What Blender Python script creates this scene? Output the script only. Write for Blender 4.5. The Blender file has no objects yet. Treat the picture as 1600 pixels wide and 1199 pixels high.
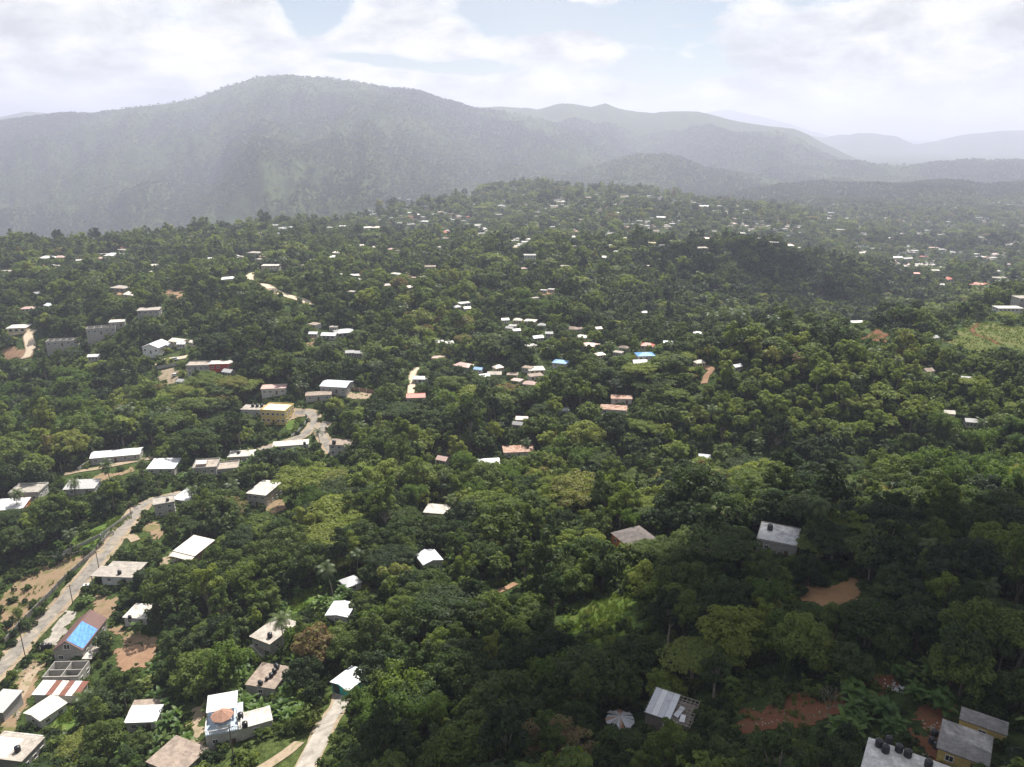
import bpy, bmesh, math, random
import numpy as np
from mathutils import Vector, Matrix, Euler

random.seed(11)
RNG = np.random.default_rng(11)
R = math.radians
scene = bpy.context.scene
COL = scene.collection

# ------------------------------------------------------------------ camera, sky, sun, exposure
CAM_H = 160.0                       # metres above the datum
PITCH = R(18.0)
FPX = 1232.0                        # focal length in pixels of the 1600 px wide photograph
cam_data = bpy.data.cameras.new('camera')
cam_data.sensor_width = 36.0
cam_data.lens = 36.0 * FPX / 1600.0
cam_data.clip_start = 0.5
cam_data.clip_end = 60000.0
cam = bpy.data.objects.new('camera', cam_data)
COL.objects.link(cam)
cam.location = (0, 0, CAM_H)
cam.rotation_euler = (R(90) - PITCH, 0, 0)
scene.camera = cam

SUN_AZ, SUN_EL = R(20.0), R(58.0)    # ahead of the camera and a little to its right
SUN_DIR = Vector((math.sin(SUN_AZ) * math.cos(SUN_EL), math.cos(SUN_AZ) * math.cos(SUN_EL), math.sin(SUN_EL)))
sun_data = bpy.data.lights.new('sun', 'SUN')
sun_data.energy = 5.0
sun_data.angle = R(0.53)
sun_data.color = (1.0, 0.95, 0.87)
sun = bpy.data.objects.new('sun', sun_data)
COL.objects.link(sun)
sun.location = SUN_DIR * 3000
sun.rotation_euler = SUN_DIR.to_track_quat('Z', 'Y').to_euler()

vs = scene.view_settings
vs.view_transform = 'Standard'
vs.look = 'None'
vs.gamma = 1.0
vs.use_curve_mapping = False
vs.exposure = EXPOSURE = 0.86
cy = scene.cycles
cy.max_bounces = 8
cy.diffuse_bounces = 4
cy.glossy_bounces = 1
cy.transmission_bounces = 4
cy.transparent_max_bounces = 14
cy.volume_bounces = 0
cy.use_denoising = True
cy.caustics_reflective = False
cy.caustics_refractive = False

HAZE_DENSITY = 0.00016
SKY_STRENGTH = 0.056


def node(nt, kind, **kw):
    n = nt.nodes.new(kind)
    for k, v in kw.items():
        if k.startswith('i_'):
            n.inputs[k[2:]].default_value = v
        else:
            setattr(n, k, v)
    return n


def math_node(nt, op, a, b=None, c=None):
    n = nt.nodes.new('ShaderNodeMath')
    n.operation = op
    for i, v in enumerate((a, b, c)):
        if v is None:
            continue
        if isinstance(v, (int, float)):
            n.inputs[i].default_value = v
        else:
            nt.links.new(v, n.inputs[i])
    return n.outputs[0]


def ramp(nt, fac, stops, interp='LINEAR'):
    n = nt.nodes.new('ShaderNodeValToRGB')
    n.color_ramp.interpolation = interp
    el = n.color_ramp.elements
    while len(el) < len(stops):
        el.new(0.5)
    for e, (p, c) in zip(el, stops):
        e.position = p
        e.color = (*c, 1) if len(c) == 3 else c
    if fac is not None:
        nt.links.new(fac, n.inputs[0])
    return n.outputs[0]


def mix_rgb(nt, fac, a, b, mode='MIX'):
    n = nt.nodes.new('ShaderNodeMix')
    n.data_type = 'RGBA'
    n.blend_type = mode
    for sock, v in ((n.inputs[0], fac), (n.inputs[6], a), (n.inputs[7], b)):
        if isinstance(v, (int, float)):
            sock.default_value = v
        elif isinstance(v, tuple):
            sock.default_value = (*v, 1) if len(v) == 3 else v
        else:
            nt.links.new(v, sock)
    return n.outputs[2]


def pix_dir(px, py):
    """unit direction in the world through a pixel of the 1600 x 1199 photograph"""
    u = (px - 800.0) / FPX
    v = (py - 599.5) / FPX
    c, s = math.cos(PITCH), math.sin(PITCH)
    d = np.array([u, c - v * s, -s - v * c])
    return d / np.linalg.norm(d)


def project(x, y, z):
    """pixel (of the photograph) of world points, and depth along the optical axis"""
    x = np.asarray(x, float); y = np.asarray(y, float); z = np.asarray(z, float) - CAM_H
    c, s = math.cos(PITCH), math.sin(PITCH)
    dep = y * c - z * s
    up = y * s + z * c
    dep = np.maximum(dep, 0.1)
    return 800 + FPX * x / dep, 599.5 - FPX * up / dep, dep


# ---- world: Nishita sky with a broken deck of cumulus and high veil
world = bpy.data.worlds.new('World')
scene.world = world
world.use_nodes = True
wt = world.node_tree
wt.nodes.clear()
sky = node(wt, 'ShaderNodeTexSky')
sky.sky_type = 'NISHITA'
sky.sun_disc = False
sky.sun_elevation = SUN_EL
sky.sun_rotation = SUN_AZ
sky.altitude = 400
sky.air_density = 1.0
sky.dust_density = 0.6
tc = node(wt, 'ShaderNodeTexCoord')
sep = node(wt, 'ShaderNodeSeparateXYZ')
wt.links.new(tc.outputs['Generated'], sep.inputs[0])
az = math_node(wt, 'ARCTAN2', sep.outputs[0], sep.outputs[1])
el = math_node(wt, 'ARCSINE', sep.outputs[2])
cmb = node(wt, 'ShaderNodeCombineXYZ')
wt.links.new(math_node(wt, 'MULTIPLY', az, 1.0), cmb.inputs[0])
wt.links.new(math_node(wt, 'MULTIPLY', el, 2.2), cmb.inputs[1])
cmb.inputs[2].default_value = 3.7


def wnoise(scale, detail, rough, dist=0.0, off=0.0):
    n = node(wt, 'ShaderNodeTexNoise', i_Scale=scale, i_Detail=detail, i_Roughness=rough, i_Distortion=dist)
    if off:
        m = node(wt, 'ShaderNodeVectorMath', operation='ADD')
        m.inputs[1].default_value = (off, off * .37, off * 1.7)
        wt.links.new(cmb.outputs[0], m.inputs[0])
        wt.links.new(m.outputs[0], n.inputs['Vector'])
    else:
        wt.links.new(cmb.outputs[0], n.inputs['Vector'])
    return n.outputs[0]


def sky_blob(px, py, rx, ry):
    """soft elliptic patch of the sky (1 in its middle, 0 outside) round a bearing"""
    d = pix_dir(px, py)
    a0, e0 = math.atan2(d[0], d[1]), math.asin(d[2])
    qa = math_node(wt, 'DIVIDE', math_node(wt, 'SUBTRACT', az, a0), rx / FPX)
    qe = math_node(wt, 'DIVIDE', math_node(wt, 'SUBTRACT', el, e0), ry / FPX)
    q = math_node(wt, 'ADD', math_node(wt, 'MULTIPLY', qa, qa), math_node(wt, 'MULTIPLY', qe, qe))
    return math_node(wt, 'POWER', 2.718, math_node(wt, 'MULTIPLY', q, -1.0))


cover = wnoise(7.0, 9, 0.56, 0.35)
fine = wnoise(30.0, 6, 0.6, 0.2, 5.0)
cover = math_node(wt, 'ADD', cover, math_node(wt, 'MULTIPLY', math_node(wt, 'SUBTRACT', fine, 0.5), 0.16))
for (px, py, rx, ry, s) in [(-60, 60, 260, 60, .22), (180, 70, 130, 45, .10), (380, 55, 120, 60, .30), (620, 55, 130, 42, .26), (850, 85, 110, 30, .34), (520, 110, 60, 12, .22),
                            (840, 135, 110, 16, .20), (660, 128, 90, 14, .16), (1250, 90, 230, 60, .14), (1520, 60, 150, 60, .20), (1500, 160, 300, 40, .12), (60, 140, 200, 25, .14),
                            (250, 30, 90, 16, -.22), (490, 22, 40, 40, -.36), (565, 92, 75, 13, -.36), (745, 106, 105, 15, -.36), (505, 106, 50, 9, .30), (600, 118, 60, 8, .22), (840, 22, 90, 26, -.34), (985, 62, 45, 40, -.22),
                            (960, 110, 90, 18, -.25), (1120, 22, 120, 22, -.14), (1090, 130, 160, 40, -.06)]:
    cover = math_node(wt, 'ADD', cover, math_node(wt, 'MULTIPLY', sky_blob(px, py, rx, ry), s))
mask = ramp(wt, cover, [(0.455, (0, 0, 0)), (0.52, (.72, .72, .72)), (0.61, (1, 1, 1))])
# a thin high veil everywhere whitens the blue
veil = ramp(wt, wnoise(4.0, 5, 0.5, 0.6, 9.0), [(0.30, (.12, .12, .12)), (0.75, (.62, .62, .62))])
body = ramp(wt, wnoise(13.0, 8, 0.6, 0.2, 2.0), [(0.34, (6.6, 6.75, 7.1)), (0.62, (10.8, 10.8, 10.8))])
skyc = mix_rgb(wt, veil, sky.outputs[0], (7.2, 7.35, 7.7))
skyc = mix_rgb(wt, mask, skyc, body)
bg = node(wt, 'ShaderNodeBackground')
bg.inputs['Strength'].default_value = SKY_STRENGTH
wt.links.new(skyc, bg.inputs[0])
wo = node(wt, 'ShaderNodeOutputWorld')
wt.links.new(bg.outputs[0], wo.inputs[0])

# ------------------------------------------------------------------ the lie of the land
def _hash(ix, iy, seed):
    n = (ix.astype(np.int64) * 374761393 + iy.astype(np.int64) * 668265263 + seed * 69069) & 0xffffffff
    n = ((n ^ (n >> 13)) * 1274126177) & 0xffffffff
    return ((n ^ (n >> 16)) & 0xffff) / 65535.0


def vnoise(x, y, seed=0):
    x = np.asarray(x, float); y = np.asarray(y, float)
    ix, iy = np.floor(x), np.floor(y)
    fx, fy = x - ix, y - iy
    fx = fx * fx * fx * (fx * (fx * 6 - 15) + 10); fy = fy * fy * fy * (fy * (fy * 6 - 15) + 10)
    a, b = _hash(ix, iy, seed), _hash(ix + 1, iy, seed)
    c, d = _hash(ix, iy + 1, seed), _hash(ix + 1, iy + 1, seed)
    return (a + (b - a) * fx) * (1 - fy) + (c + (d - c) * fx) * fy


def fbm(x, y, octv=5, seed=0, gain=0.5):
    s = 0; a = 1.0; t = 0
    for k in range(octv):
        s = s + a * vnoise(x * 2 ** k + 17.3 * k, y * 2 ** k - 9.1 * k, seed + k); t += a; a *= gain
    return s / t


def ridged(x, y, octv=5, seed=0, gain=0.5):
    s = 0; a = 1.0; t = 0
    for k in range(octv):
        n = vnoise(x * 2 ** k + 31.7 * k, y * 2 ** k + 11.9 * k, seed + k)
        s = s + a * (1 - np.abs(2 * n - 1)); t += a; a *= gain
    return s / t


# ground seen at (px, py) lies at forward distance Y; or ('d', px, Y, drop) for ground the photograph hides
_cols = {
    0: [(1199, 150), (1050, 190), (900, 243), (800, 285), (720, 335), (692, 357), ('d', 395, 158), (620, 450), (560, 500), (520, 522), (450, 640), (400, 830), (382, 930), ('d', 1300, 250), ('d', 1900, 360)],
    200: [(1199, 142), (1050, 185), (900, 235), (800, 280), (720, 330), (692, 352), ('d', 390, 152), (620, 430), (570, 460), (515, 500), (470, 600), (410, 790), (384, 920), ('d', 1300, 240), ('d', 1900, 350)],
    400: [(1199, 132), (1050, 175), (900, 225), (780, 300), (700, 350), (660, 380), (600, 420), (540, 460), (470, 560), (430, 680), (400, 790), (372, 1000), (352, 1250), ('d', 1800, 300)],
    600: [(1199, 124), (1050, 165), (900, 215), (800, 275), (700, 345), (600, 425), (520, 500), (460, 620), (410, 780), (385, 1000), (366, 1250), (346, 1400), (337, 1550), (328, 1700), ('d', 2300, 290)],
    800: [(1199, 118), (1100, 147), (1000, 179), (850, 247), (800, 278), (700, 348), (600, 431), (580, 445), (500, 546), (450, 637), (400, 775), (380, 839), ('d', 960, 137), (370, 1100), (340, 1400), (303, 1750), (284, 2000), ('d', 2500, 210)],
    1000: [(1199, 112), (1100, 137), (1000, 160), (900, 200), (850, 225), (780, 280), (700, 340), (640, 385), (580, 440), (520, 540), (470, 650), (420, 760), (387, 830), ('d', 1000, 152), (350, 1300), (313, 1700), (297, 2000), ('d', 2600, 220)],
    1200: [(1199, 106), (1100, 127), (1000, 150), (850, 205), (800, 250), (740, 310), (660, 350), (600, 390), (560, 440), (520, 520), (490, 680), (430, 790), (382, 880), ('d', 1050, 170), (355, 1500), (320, 2000), ('d', 2700, 235)],
    1400: [(1199, 103), (1100, 122), (1000, 142), (900, 180), (830, 220), (770, 280), (720, 320), (650, 360), (580, 420), (520, 490), (503, 530), ('d', 620, 157), (470, 800), (428, 950), ('d', 1100, 202), (400, 1300), (360, 1800), (320, 2400)],
    1600: [(1199, 102), (1100, 120), (1000, 140), (880, 185), (800, 240), (740, 290), (650, 350), (570, 420), (520, 480), (480, 560), (455, 620), ('d', 720, 152), (430, 1000), (400, 1300), (350, 1900), (320, 2400)],
}


def _drop(px, py, Y):
    v = (py - 599.5) / FPX
    return Y * math.tan(PITCH + math.atan(v))


def _uof(px, Y, drop):
    c, s = math.cos(PITCH), math.sin(PITCH)
    dep = Y * c + drop * s
    return (px - 800) / FPX * dep / Y


_P, _Z = [], []
for px, rows in _cols.items():
    first = None
    for r in rows:
        if r[0] == 'd':
            Y, d = r[1], r[2]
        else:
            Y = r[1]; d = _drop(px, r[0], Y)
        first = first or (Y, d)
        u = _uof(px, Y, d)
        for e in ((-0.45, 0), ) if px == 0 else (((0.45, 0), ) if px == 1600 else ()):
            _P.append((u + e[0], math.log(Y))); _Z.append(CAM_H - d)
        _P.append((u, math.log(Y))); _Z.append(CAM_H - d)
    _P.append((_uof(px, 60, first[1]), math.log(60))); _Z.append(CAM_H - first[1])
    _q = 360 if px < 500 else 250
    _P.append((_uof(px, 3200, _q), math.log(3400))); _Z.append(CAM_H - _q)
_P = np.array(_P) * (2.0, 1.0); _Z = np.array(_Z)


def _tps(r2):
    return 0.5 * r2 * np.log(np.maximum(r2, 1e-12))


_n = len(_P)
_A = np.zeros((_n + 3, _n + 3))
_d2 = ((_P[:, None, :] - _P[None, :, :]) ** 2).sum(-1)
_A[:_n, :_n] = _tps(_d2) + np.eye(_n) * 2e-4
_A[:_n, _n] = 1; _A[:_n, _n + 1:] = _P
_A[_n, :_n] = 1; _A[_n + 1:, :_n] = _P.T
_W = np.linalg.solve(_A, np.concatenate([_Z, np.zeros(3)]))


def base_height(X, Y):
    X = np.asarray(X, float).ravel(); Y = np.maximum(np.asarray(Y, float).ravel(), 45.0)
    q = np.stack([np.clip(X / Y, -1.25, 1.25) * 2.0, np.log(np.minimum(Y, 3400.0))], 1)
    out = np.empty(len(q))
    for i in range(0, len(q), 20000):
        s = q[i:i + 20000]
        r2 = ((s[:, None, :] - _P[None, :, :]) ** 2).sum(-1)
        out[i:i + 20000] = _tps(r2) @ _W[:_n] + _W[_n] + s @ _W[_n + 1:]
    return out


# mountain chains: (distance, crest line in the photograph, front slope, back slope, relief)
RIDGES = [
    (4700, [(-900, 300), (-300, 215), (0, 184), (60, 176), (150, 170), (260, 156), (310, 148), (350, 131), (400, 118), (450, 114), (520, 119), (575, 127), (600, 133), (650, 137), (690, 151), (750, 166), (800, 172), (850, 184), (910, 206), (970, 230), (1040, 262)], .235, .5, 1.0),
    (5700, [(560, 220), (640, 190), (690, 168), (750, 163), (790, 161), (840, 168), (880, 158), (905, 159), (925, 163), (945, 158), (965, 166), (1000, 173), (1090, 171), (1120, 179), (1180, 191), (1240, 198), (1270, 211), (1340, 245)], .26, .4, .9),
    (5000, [(800, 285), (900, 255), (1000, 235), (1050, 224), (1100, 212), (1130, 205), (1170, 204), (1220, 201), (1260, 221), (1300, 241), (1360, 254), (1420, 266), (1520, 290)], .22, .4, .9),
    (3700, [(760, 290), (850, 270), (940, 252), (1000, 238), (1050, 236), (1100, 256), (1200, 277), (1320, 295), (1450, 318)], .20, .35, .9),
    (4500, [(1200, 258), (1280, 246), (1400, 256), (1450, 252), (1520, 247), (1600, 249), (1750, 240), (2100, 250)], .2, .4, .9),
    (3100, [(1180, 292), (1260, 284), (1330, 290), (1400, 287), (1450, 279), (1490, 278), (1540, 286), (1600, 281), (1800, 276)], .11, .35, .8),
    (9500, [(1180, 228), (1240, 207), (1290, 213), (1340, 206), (1400, 211), (1430, 225), (1500, 209), (1560, 204), (1600, 203), (1800, 196), (2200, 215)], .25, .4, .8),
    (13500, [(1000, 200), (1070, 186), (1110, 174), (1140, 171), (1200, 184), (1260, 201), (1340, 222)], .25, .4, .7),
    (8500, [(-500, 205), (-200, 195), (-40, 190), (0, 183), (40, 172), (70, 174), (120, 192)], .25, .4, .8),
]


def ground_height(X, Y):
    X = np.asarray(X, float); shp = X.shape
    X = X.ravel(); Y = np.asarray(Y, float).ravel()
    z = base_height(X, Y)
    far = Y > 1600
    if far.any():
        x, y = X[far], Y[far]
        zb = z[far]
        wx = x + 260 * (fbm(x / 900, y / 900, 3, 5) - .5); wy = y + 260 * (fbm(x / 900, y / 900, 3, 9) - .5)
        spur = ridged(wx / 900, wy / 1700, 5, 21, .52)            # spurs and gullies down the flanks
        fine = ridged(wx / 260, wy / 420, 4, 44, .5)
        best = zb.copy()
        for (D, line, sf, sb, rel) in RIDGES:
            lp = np.array(line, float)
            a = (lp[:, 0] - 800) / FPX
            v = (lp[:, 1] - 599.5) / FPX
            c, s = math.cos(PITCH), math.sin(PITCH)
            az_ = np.array([p / (c - q * s) for p, q in zip(a, v)])
            cz = CAM_H + D * np.array([(-s - q * c) / (c - q * s) for q in v])
            uu = x / y
            cr = np.interp(uu, az_, cz)
            cut = np.maximum(np.maximum(az_[0] - uu, uu - az_[-1]), 0)
            cr = cr - cut * D * .45
            bend = 420 * (fbm(uu * 4.2 + D, uu * 0 + 3.3, 3, 77) - .5)
            dY = y - (D + bend)
            front = np.maximum(-dY, 0); back = np.maximum(dY, 0)
            h = cr - sf * front - sb * back
            depth_down = np.clip(front / 700.0, 0, 1) + np.clip(back / 400, 0, 1)
            rib = ridged(uu * 15 + .7 * fbm(x / 1400, y / 1400, 2, 14) + .0004 * (front - back) + .5 * fbm(x / 700, y / 700, 2, 13) + D, (front - back) / 1500 + .6 * fbm(x / 500, y / 500, 2, 15), 4, 51, .5)
            rib2 = ridged(uu * 44 + .6 * fbm(x / 300, y / 300, 2, 17) + D, (front - back) / 650, 3, 53, .5)
            h = h + rel * depth_down * (190 * (spur - .62) + 85 * (fine - .6) + 120 * (rib - .62) + 60 * (rib2 - .6))
            k = 30.0
            m = np.maximum(best, h)
            best = m + k * np.log(np.exp((best - m) / k) + np.exp((h - m) / k)) - k * 0.05
        w = np.clip((y - 1600) / 400, 0, 1)
        z[far] = zb * (1 - w) + best * w
    mid = np.clip((Y - 500) / 500, 0, 1)
    z = z + mid * 22 * (fbm(X / 170, Y / 170, 4, 3) - .5)
    for (hx_, hy_, rx_, ry_, a_) in [(158, 408, 90, 46, 17), (150, 310, 115, 30, -9), (250, 470, 60, 40, 6), (-195, 560, 90, 55, 9), (-62, 590, 75, 50, 10), (-130, 420, 60, 40, 5), (40, 330, 60, 40, -5), (60, 470, 70, 40, 6), (-20, 380, 50, 35, 5)]:
        z = z + a_ * np.exp(-((X - hx_) / rx_) ** 2 - ((Y - hy_) / ry_) ** 2)
    near = 1 - mid
    z = z + near * 1.6 * (fbm(X / 28, Y / 28, 3, 8) - .5)
    return z.reshape(shp)


def gz(x, y):
    return float(ground_height(np.array([x]), np.array([y]))[0])


_UG = np.linspace(-1.2, 1.2, 431)
_LG = np.linspace(math.log(45), math.log(17000), 560)
_UU, _LL = np.meshgrid(_UG, _LG)
_YY = np.exp(_LL); _XX = _UU * _YY
_ZZ = ground_height(_XX, _YY)


def ground_at(X, Y):
    """height of the built terrain sheet (bilinear on its own grid)"""
    X = np.asarray(X, float); Y = np.asarray(Y, float)
    fu = np.clip((X / Y - _UG[0]) / (_UG[1] - _UG[0]), 0, len(_UG) - 1.001)
    fl = np.clip((np.log(Y) - _LG[0]) / (_LG[1] - _LG[0]), 0, len(_LG) - 1.001)
    i, j = fu.astype(int), fl.astype(int)
    a, b = fu - i, fl - j
    return (_ZZ[j, i] * (1 - a) + _ZZ[j, i + 1] * a) * (1 - b) + (_ZZ[j + 1, i] * (1 - a) + _ZZ[j + 1, i + 1] * a) * b


def g1(x, y):
    return float(ground_at(np.array([x]), np.array([y]))[0])


_TS = np.exp(np.linspace(math.log(70), math.log(15000), 1500))


def hit(px, py):
    """where the line of sight through a pixel first meets the ground"""
    d = pix_dir(px, py)
    pts = d[None, :] * _TS[:, None]
    h = ground_at(pts[:, 0], np.maximum(pts[:, 1], 46)) - CAM_H
    below = np.nonzero(pts[:, 2] < h)[0]
    if len(below) == 0:
        return None
    k = below[0]
    t0, t1 = _TS[max(k - 1, 0)], _TS[k]
    for _ in range(20):
        t = .5 * (t0 + t1); p = d * t
        if p[2] < g1(p[0], max(p[1], 46)) - CAM_H:
            t1 = t
        else:
            t0 = t
    p = d * t1
    return Vector((p[0], p[1], p[2] + CAM_H))


def new_mesh(name, V, F, mats=(), smooth=False, midx=None):
    me = bpy.data.meshes.new(name)
    V = np.asarray(V, np.float32)
    if isinstance(F, np.ndarray):
        k = F.shape[1]
        me.vertices.add(len(V)); me.vertices.foreach_set('co', V.ravel())
        me.loops.add(F.size); me.loops.foreach_set('vertex_index', F.astype(np.int32).ravel())
        me.polygons.add(len(F)); me.polygons.foreach_set('loop_start', np.arange(0, F.size, k, dtype=np.int32))
        me.update(calc_edges=True)
    else:
        me.from_pydata([tuple(v) for v in V], [], F); me.update()
    for m in mats:
        me.materials.append(m)
    if midx is not None:
        me.polygons.foreach_set('material_index', np.asarray(midx, np.int32))
    if smooth:
        me.polygons.foreach_set('use_smooth', np.ones(len(me.polygons), bool))
    return me


def link(name, me, parent=None, kind=None, label=None, cat=None, group=None, loc=None, rz=None):
    o = bpy.data.objects.new(name, me)
    COL.objects.link(o)
    if parent is not None:
        o.parent = parent
    if loc is not None:
        o.location = loc
    if rz is not None:
        o.rotation_euler = (0, 0, rz)
    if kind:
        o['kind'] = kind
    if label:
        o['label'] = label
    if cat:
        o['category'] = cat
    if group:
        o['group'] = group
    return o


# ------------------------------------------------------------------ materials
MATS = {}


def mat_simple(name, col, rough=0.8, var=0.12, scale=1.2, spec=0.3, streak=None, metallic=0.0, bump=0.0):
    """a plain surface with mottled tone, stains and fine relief"""
    if name in MATS:
        return MATS[name]
    m = bpy.data.materials.new(name); m.use_nodes = True
    nt = m.node_tree; p = nt.nodes['Principled BSDF']
    tcn = node(nt, 'ShaderNodeTexCoord')
    n1 = node(nt, 'ShaderNodeTexNoise', i_Scale=scale, i_Detail=6.0, i_Roughness=.6)
    nt.links.new(tcn.outputs['Object'], n1.inputs['Vector'])
    lo = tuple(max(0, c * (1 - var * 1.6)) for c in col); hi = tuple(min(1, c * (1 + var)) for c in col)
    c = ramp(nt, n1.outputs[0], [(.32, lo), (.62, hi)])
    if streak:
        n2 = node(nt, 'ShaderNodeTexNoise', i_Scale=scale * .35, i_Detail=7.0, i_Roughness=.65, i_Distortion=.6)
        nt.links.new(tcn.outputs['Object'], n2.inputs['Vector'])
        f = ramp(nt, n2.outputs[0], [(streak[1], (0, 0, 0)), (min(1, streak[1] + .12), (1, 1, 1))])
        c = mix_rgb(nt, f, c, streak[0])
    n3 = node(nt, 'ShaderNodeTexNoise', i_Scale=scale * 3.2, i_Detail=4.0, i_Roughness=.7)
    nt.links.new(tcn.outputs['Object'], n3.inputs['Vector'])
    c = mix_rgb(nt, 1.0, c, ramp(nt, n3.outputs[0], [(.34, (.74, .73, .71)), (.60, (1.08, 1.08, 1.08))]), 'MULTIPLY')
    nt.links.new(c, p.inputs['Base Color'])
    p.inputs['Roughness'].default_value = rough
    p.inputs['Specular IOR Level'].default_value = spec
    p.inputs['Metallic'].default_value = metallic
    if bump:
        b = node(nt, 'ShaderNodeBump', i_Strength=bump, i_Distance=.05)
        nt.links.new(n1.outputs[0], b.inputs['Height']); nt.links.new(b.outputs[0], p.inputs['Normal'])
    MATS[name] = m
    return m


# forest floor and far hillsides
def ground_material():
    m = bpy.data.materials.new('ground_cover'); m.use_nodes = True
    nt = m.node_tree; p = nt.nodes['Principled BSDF']
    geo = node(nt, 'ShaderNodeNewGeometry')
    def tex(scale, detail, rough=.6, dist=0.0):
        n = node(nt, 'ShaderNodeTexNoise', i_Scale=scale, i_Detail=detail, i_Roughness=rough, i_Distortion=dist)
        nt.links.new(geo.outputs['Position'], n.inputs['Vector'])
        return n.outputs[0]
    a = ramp(nt, tex(.02, 6), [(.3, (.030, .048, .016)), (.5, (.050, .078, .022)), (.7, (.080, .105, .034))])
    b = ramp(nt, tex(.35, 8, .7), [(.35, (.35, .38, .30)), (.7, (1.25, 1.2, 1.1))])
    c = mix_rgb(nt, 1.0, a, b, 'MULTIPLY')
    grass = ramp(nt, tex(.0032, 7, .62, .8), [(.56, (0, 0, 0)), (.66, (1, 1, 1))])
    c = mix_rgb(nt, math_node(nt, 'MULTIPLY', grass, .55), c, (.085, .095, .030))
    nt.links.new(c, p.inputs['Base Color'])
    p.inputs['Roughness'].default_value = .95
    p.inputs['Specular IOR Level'].default_value = .1
    bmp = node(nt, 'ShaderNodeBump', i_Strength=.8, i_Distance=6.0)
    nt.links.new(tex(.07, 5, .7), bmp.inputs['Height'])
    nt.links.new(bmp.outputs[0], p.inputs['Normal'])
    return m


M_GROUND = ground_material()
_nr, _nc = _UU.shape
_V = np.stack([_XX.ravel(), _YY.ravel(), _ZZ.ravel()], 1)
_i = np.arange(_nr * _nc).reshape(_nr, _nc)
_F = np.stack([_i[:-1, :-1].ravel(), _i[:-1, 1:].ravel(), _i[1:, 1:].ravel(), _i[1:, :-1].ravel()], 1)
link('terrain', new_mesh('terrain', _V, _F, [M_GROUND], smooth=True), kind='structure')

# ------------------------------------------------------------------ haze: the moist air of the valley
HZ0, HZ1 = float(_ZZ.min()) - 1.0, float(max(_ZZ.max(), CAM_H)) + 25
mh = bpy.data.materials.new('valley_air'); mh.use_nodes = True
nt = mh.node_tree; nt.nodes.clear()
pv = node(nt, 'ShaderNodeVolumePrincipled')
pv.inputs['Color'].default_value = (.77, .81, .99, 1)
pv.inputs['Density'].default_value = HAZE_DENSITY
pv.inputs['Anisotropy'].default_value = 0.35
ou = node(nt, 'ShaderNodeOutputMaterial'); nt.links.new(pv.outputs[0], ou.inputs['Volume'])
hv = [(x, y, z) for z in (HZ0, HZ1) for (x, y) in ((-21500, -300), (21500, -300), (21500, 17600), (-21500, 17600))]
hf = [(0, 3, 2, 1), (4, 5, 6, 7), (0, 1, 5, 4), (1, 2, 6, 5), (2, 3, 7, 6), (3, 0, 4, 7)]
link('haze', new_mesh('haze', hv, hf, [mh]), kind='stuff')

# ------------------------------------------------------------------ cumulus overhead, outside the frame, whose shade lies on the slopes
def cloud_material():
    m = bpy.data.materials.new('cloud_white'); m.use_nodes = True
    nt = m.node_tree; nt.nodes.clear()
    lw = node(nt, 'ShaderNodeLayerWeight', i_Blend=.35)
    d = node(nt, 'ShaderNodeBsdfDiffuse'); d.inputs[0].default_value = (.9, .9, .92, 1)
    t = node(nt, 'ShaderNodeBsdfTranslucent'); t.inputs[0].default_value = (.8, .8, .83, 1)
    mx = node(nt, 'ShaderNodeMixShader'); mx.inputs[0].default_value = .5
    nt.links.new(d.outputs[0], mx.inputs[1]); nt.links.new(t.outputs[0], mx.inputs[2])
    tr = node(nt, 'ShaderNodeBsdfTransparent')
    m2 = node(nt, 'ShaderNodeMixShader')
    nt.links.new(ramp(nt, lw.outputs['Facing'], [(.15, (.47, .47, .47)), (.8, (1, 1, 1))]), m2.inputs[0])
    nt.links.new(mx.outputs[0], m2.inputs[1]); nt.links.new(tr.outputs[0], m2.inputs[2])
    o = node(nt, 'ShaderNodeOutputMaterial'); nt.links.new(m2.outputs[0], o.inputs[0])
    return m


M_CLOUD = cloud_material()


def cloud(gx, gy, rx, ry, label, n=60, alt=900.0, seed=1):
    """puffs heaped on a flat base; its shade falls on the ground round (gx, gy)"""
    rg = np.random.default_rng(seed)
    gzz = g1(gx, gy)
    t = (alt - gzz) / SUN_DIR.z
    cx, cy_ = gx + SUN_DIR.x * t, gy + SUN_DIR.y * t
    bm = bmesh.new()
    for k in range(n):
        q = math.sqrt(rg.random()) ; a = rg.random() * math.tau
        r = (0.34 - 0.22 * q) * min(rx, ry) * (0.7 + .6 * rg.random())
        p = Vector((cx + q * rx * math.cos(a), cy_ + q * ry * math.sin(a), alt + r * .35 + rg.random() * (1 - q) * min(rx, ry) * .25))
        bmesh.ops.create_icosphere(bm, subdivisions=2, radius=r, matrix=Matrix.Translation(p) @ Matrix.Diagonal((1.15, 1.1, .62, 1)))
    me = bpy.data.meshes.new('cloud'); bm.to_mesh(me); bm.free()
    me.materials.append(M_CLOUD)
    me.polygons.foreach_set('use_smooth', np.ones(len(me.polygons), bool))
    link('cloud', me, kind='stuff')


CLOUD_ALT = HZ1 + 380
cloud(152, 92, 190, 138, '', 190, CLOUD_ALT, 3)
cloud(-205, 1140, 150, 75, '', 60, CLOUD_ALT, 5)
cloud(790, 1480, 230, 120, '', 60, CLOUD_ALT, 6)
cloud(262, 790, 150, 75, '', 36, CLOUD_ALT, 7)

# ------------------------------------------------------------------ where things stand: roads, clearings, houses (shapes follow further down)
def hits(pts):
    return [hit(*p) for p in pts]


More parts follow.
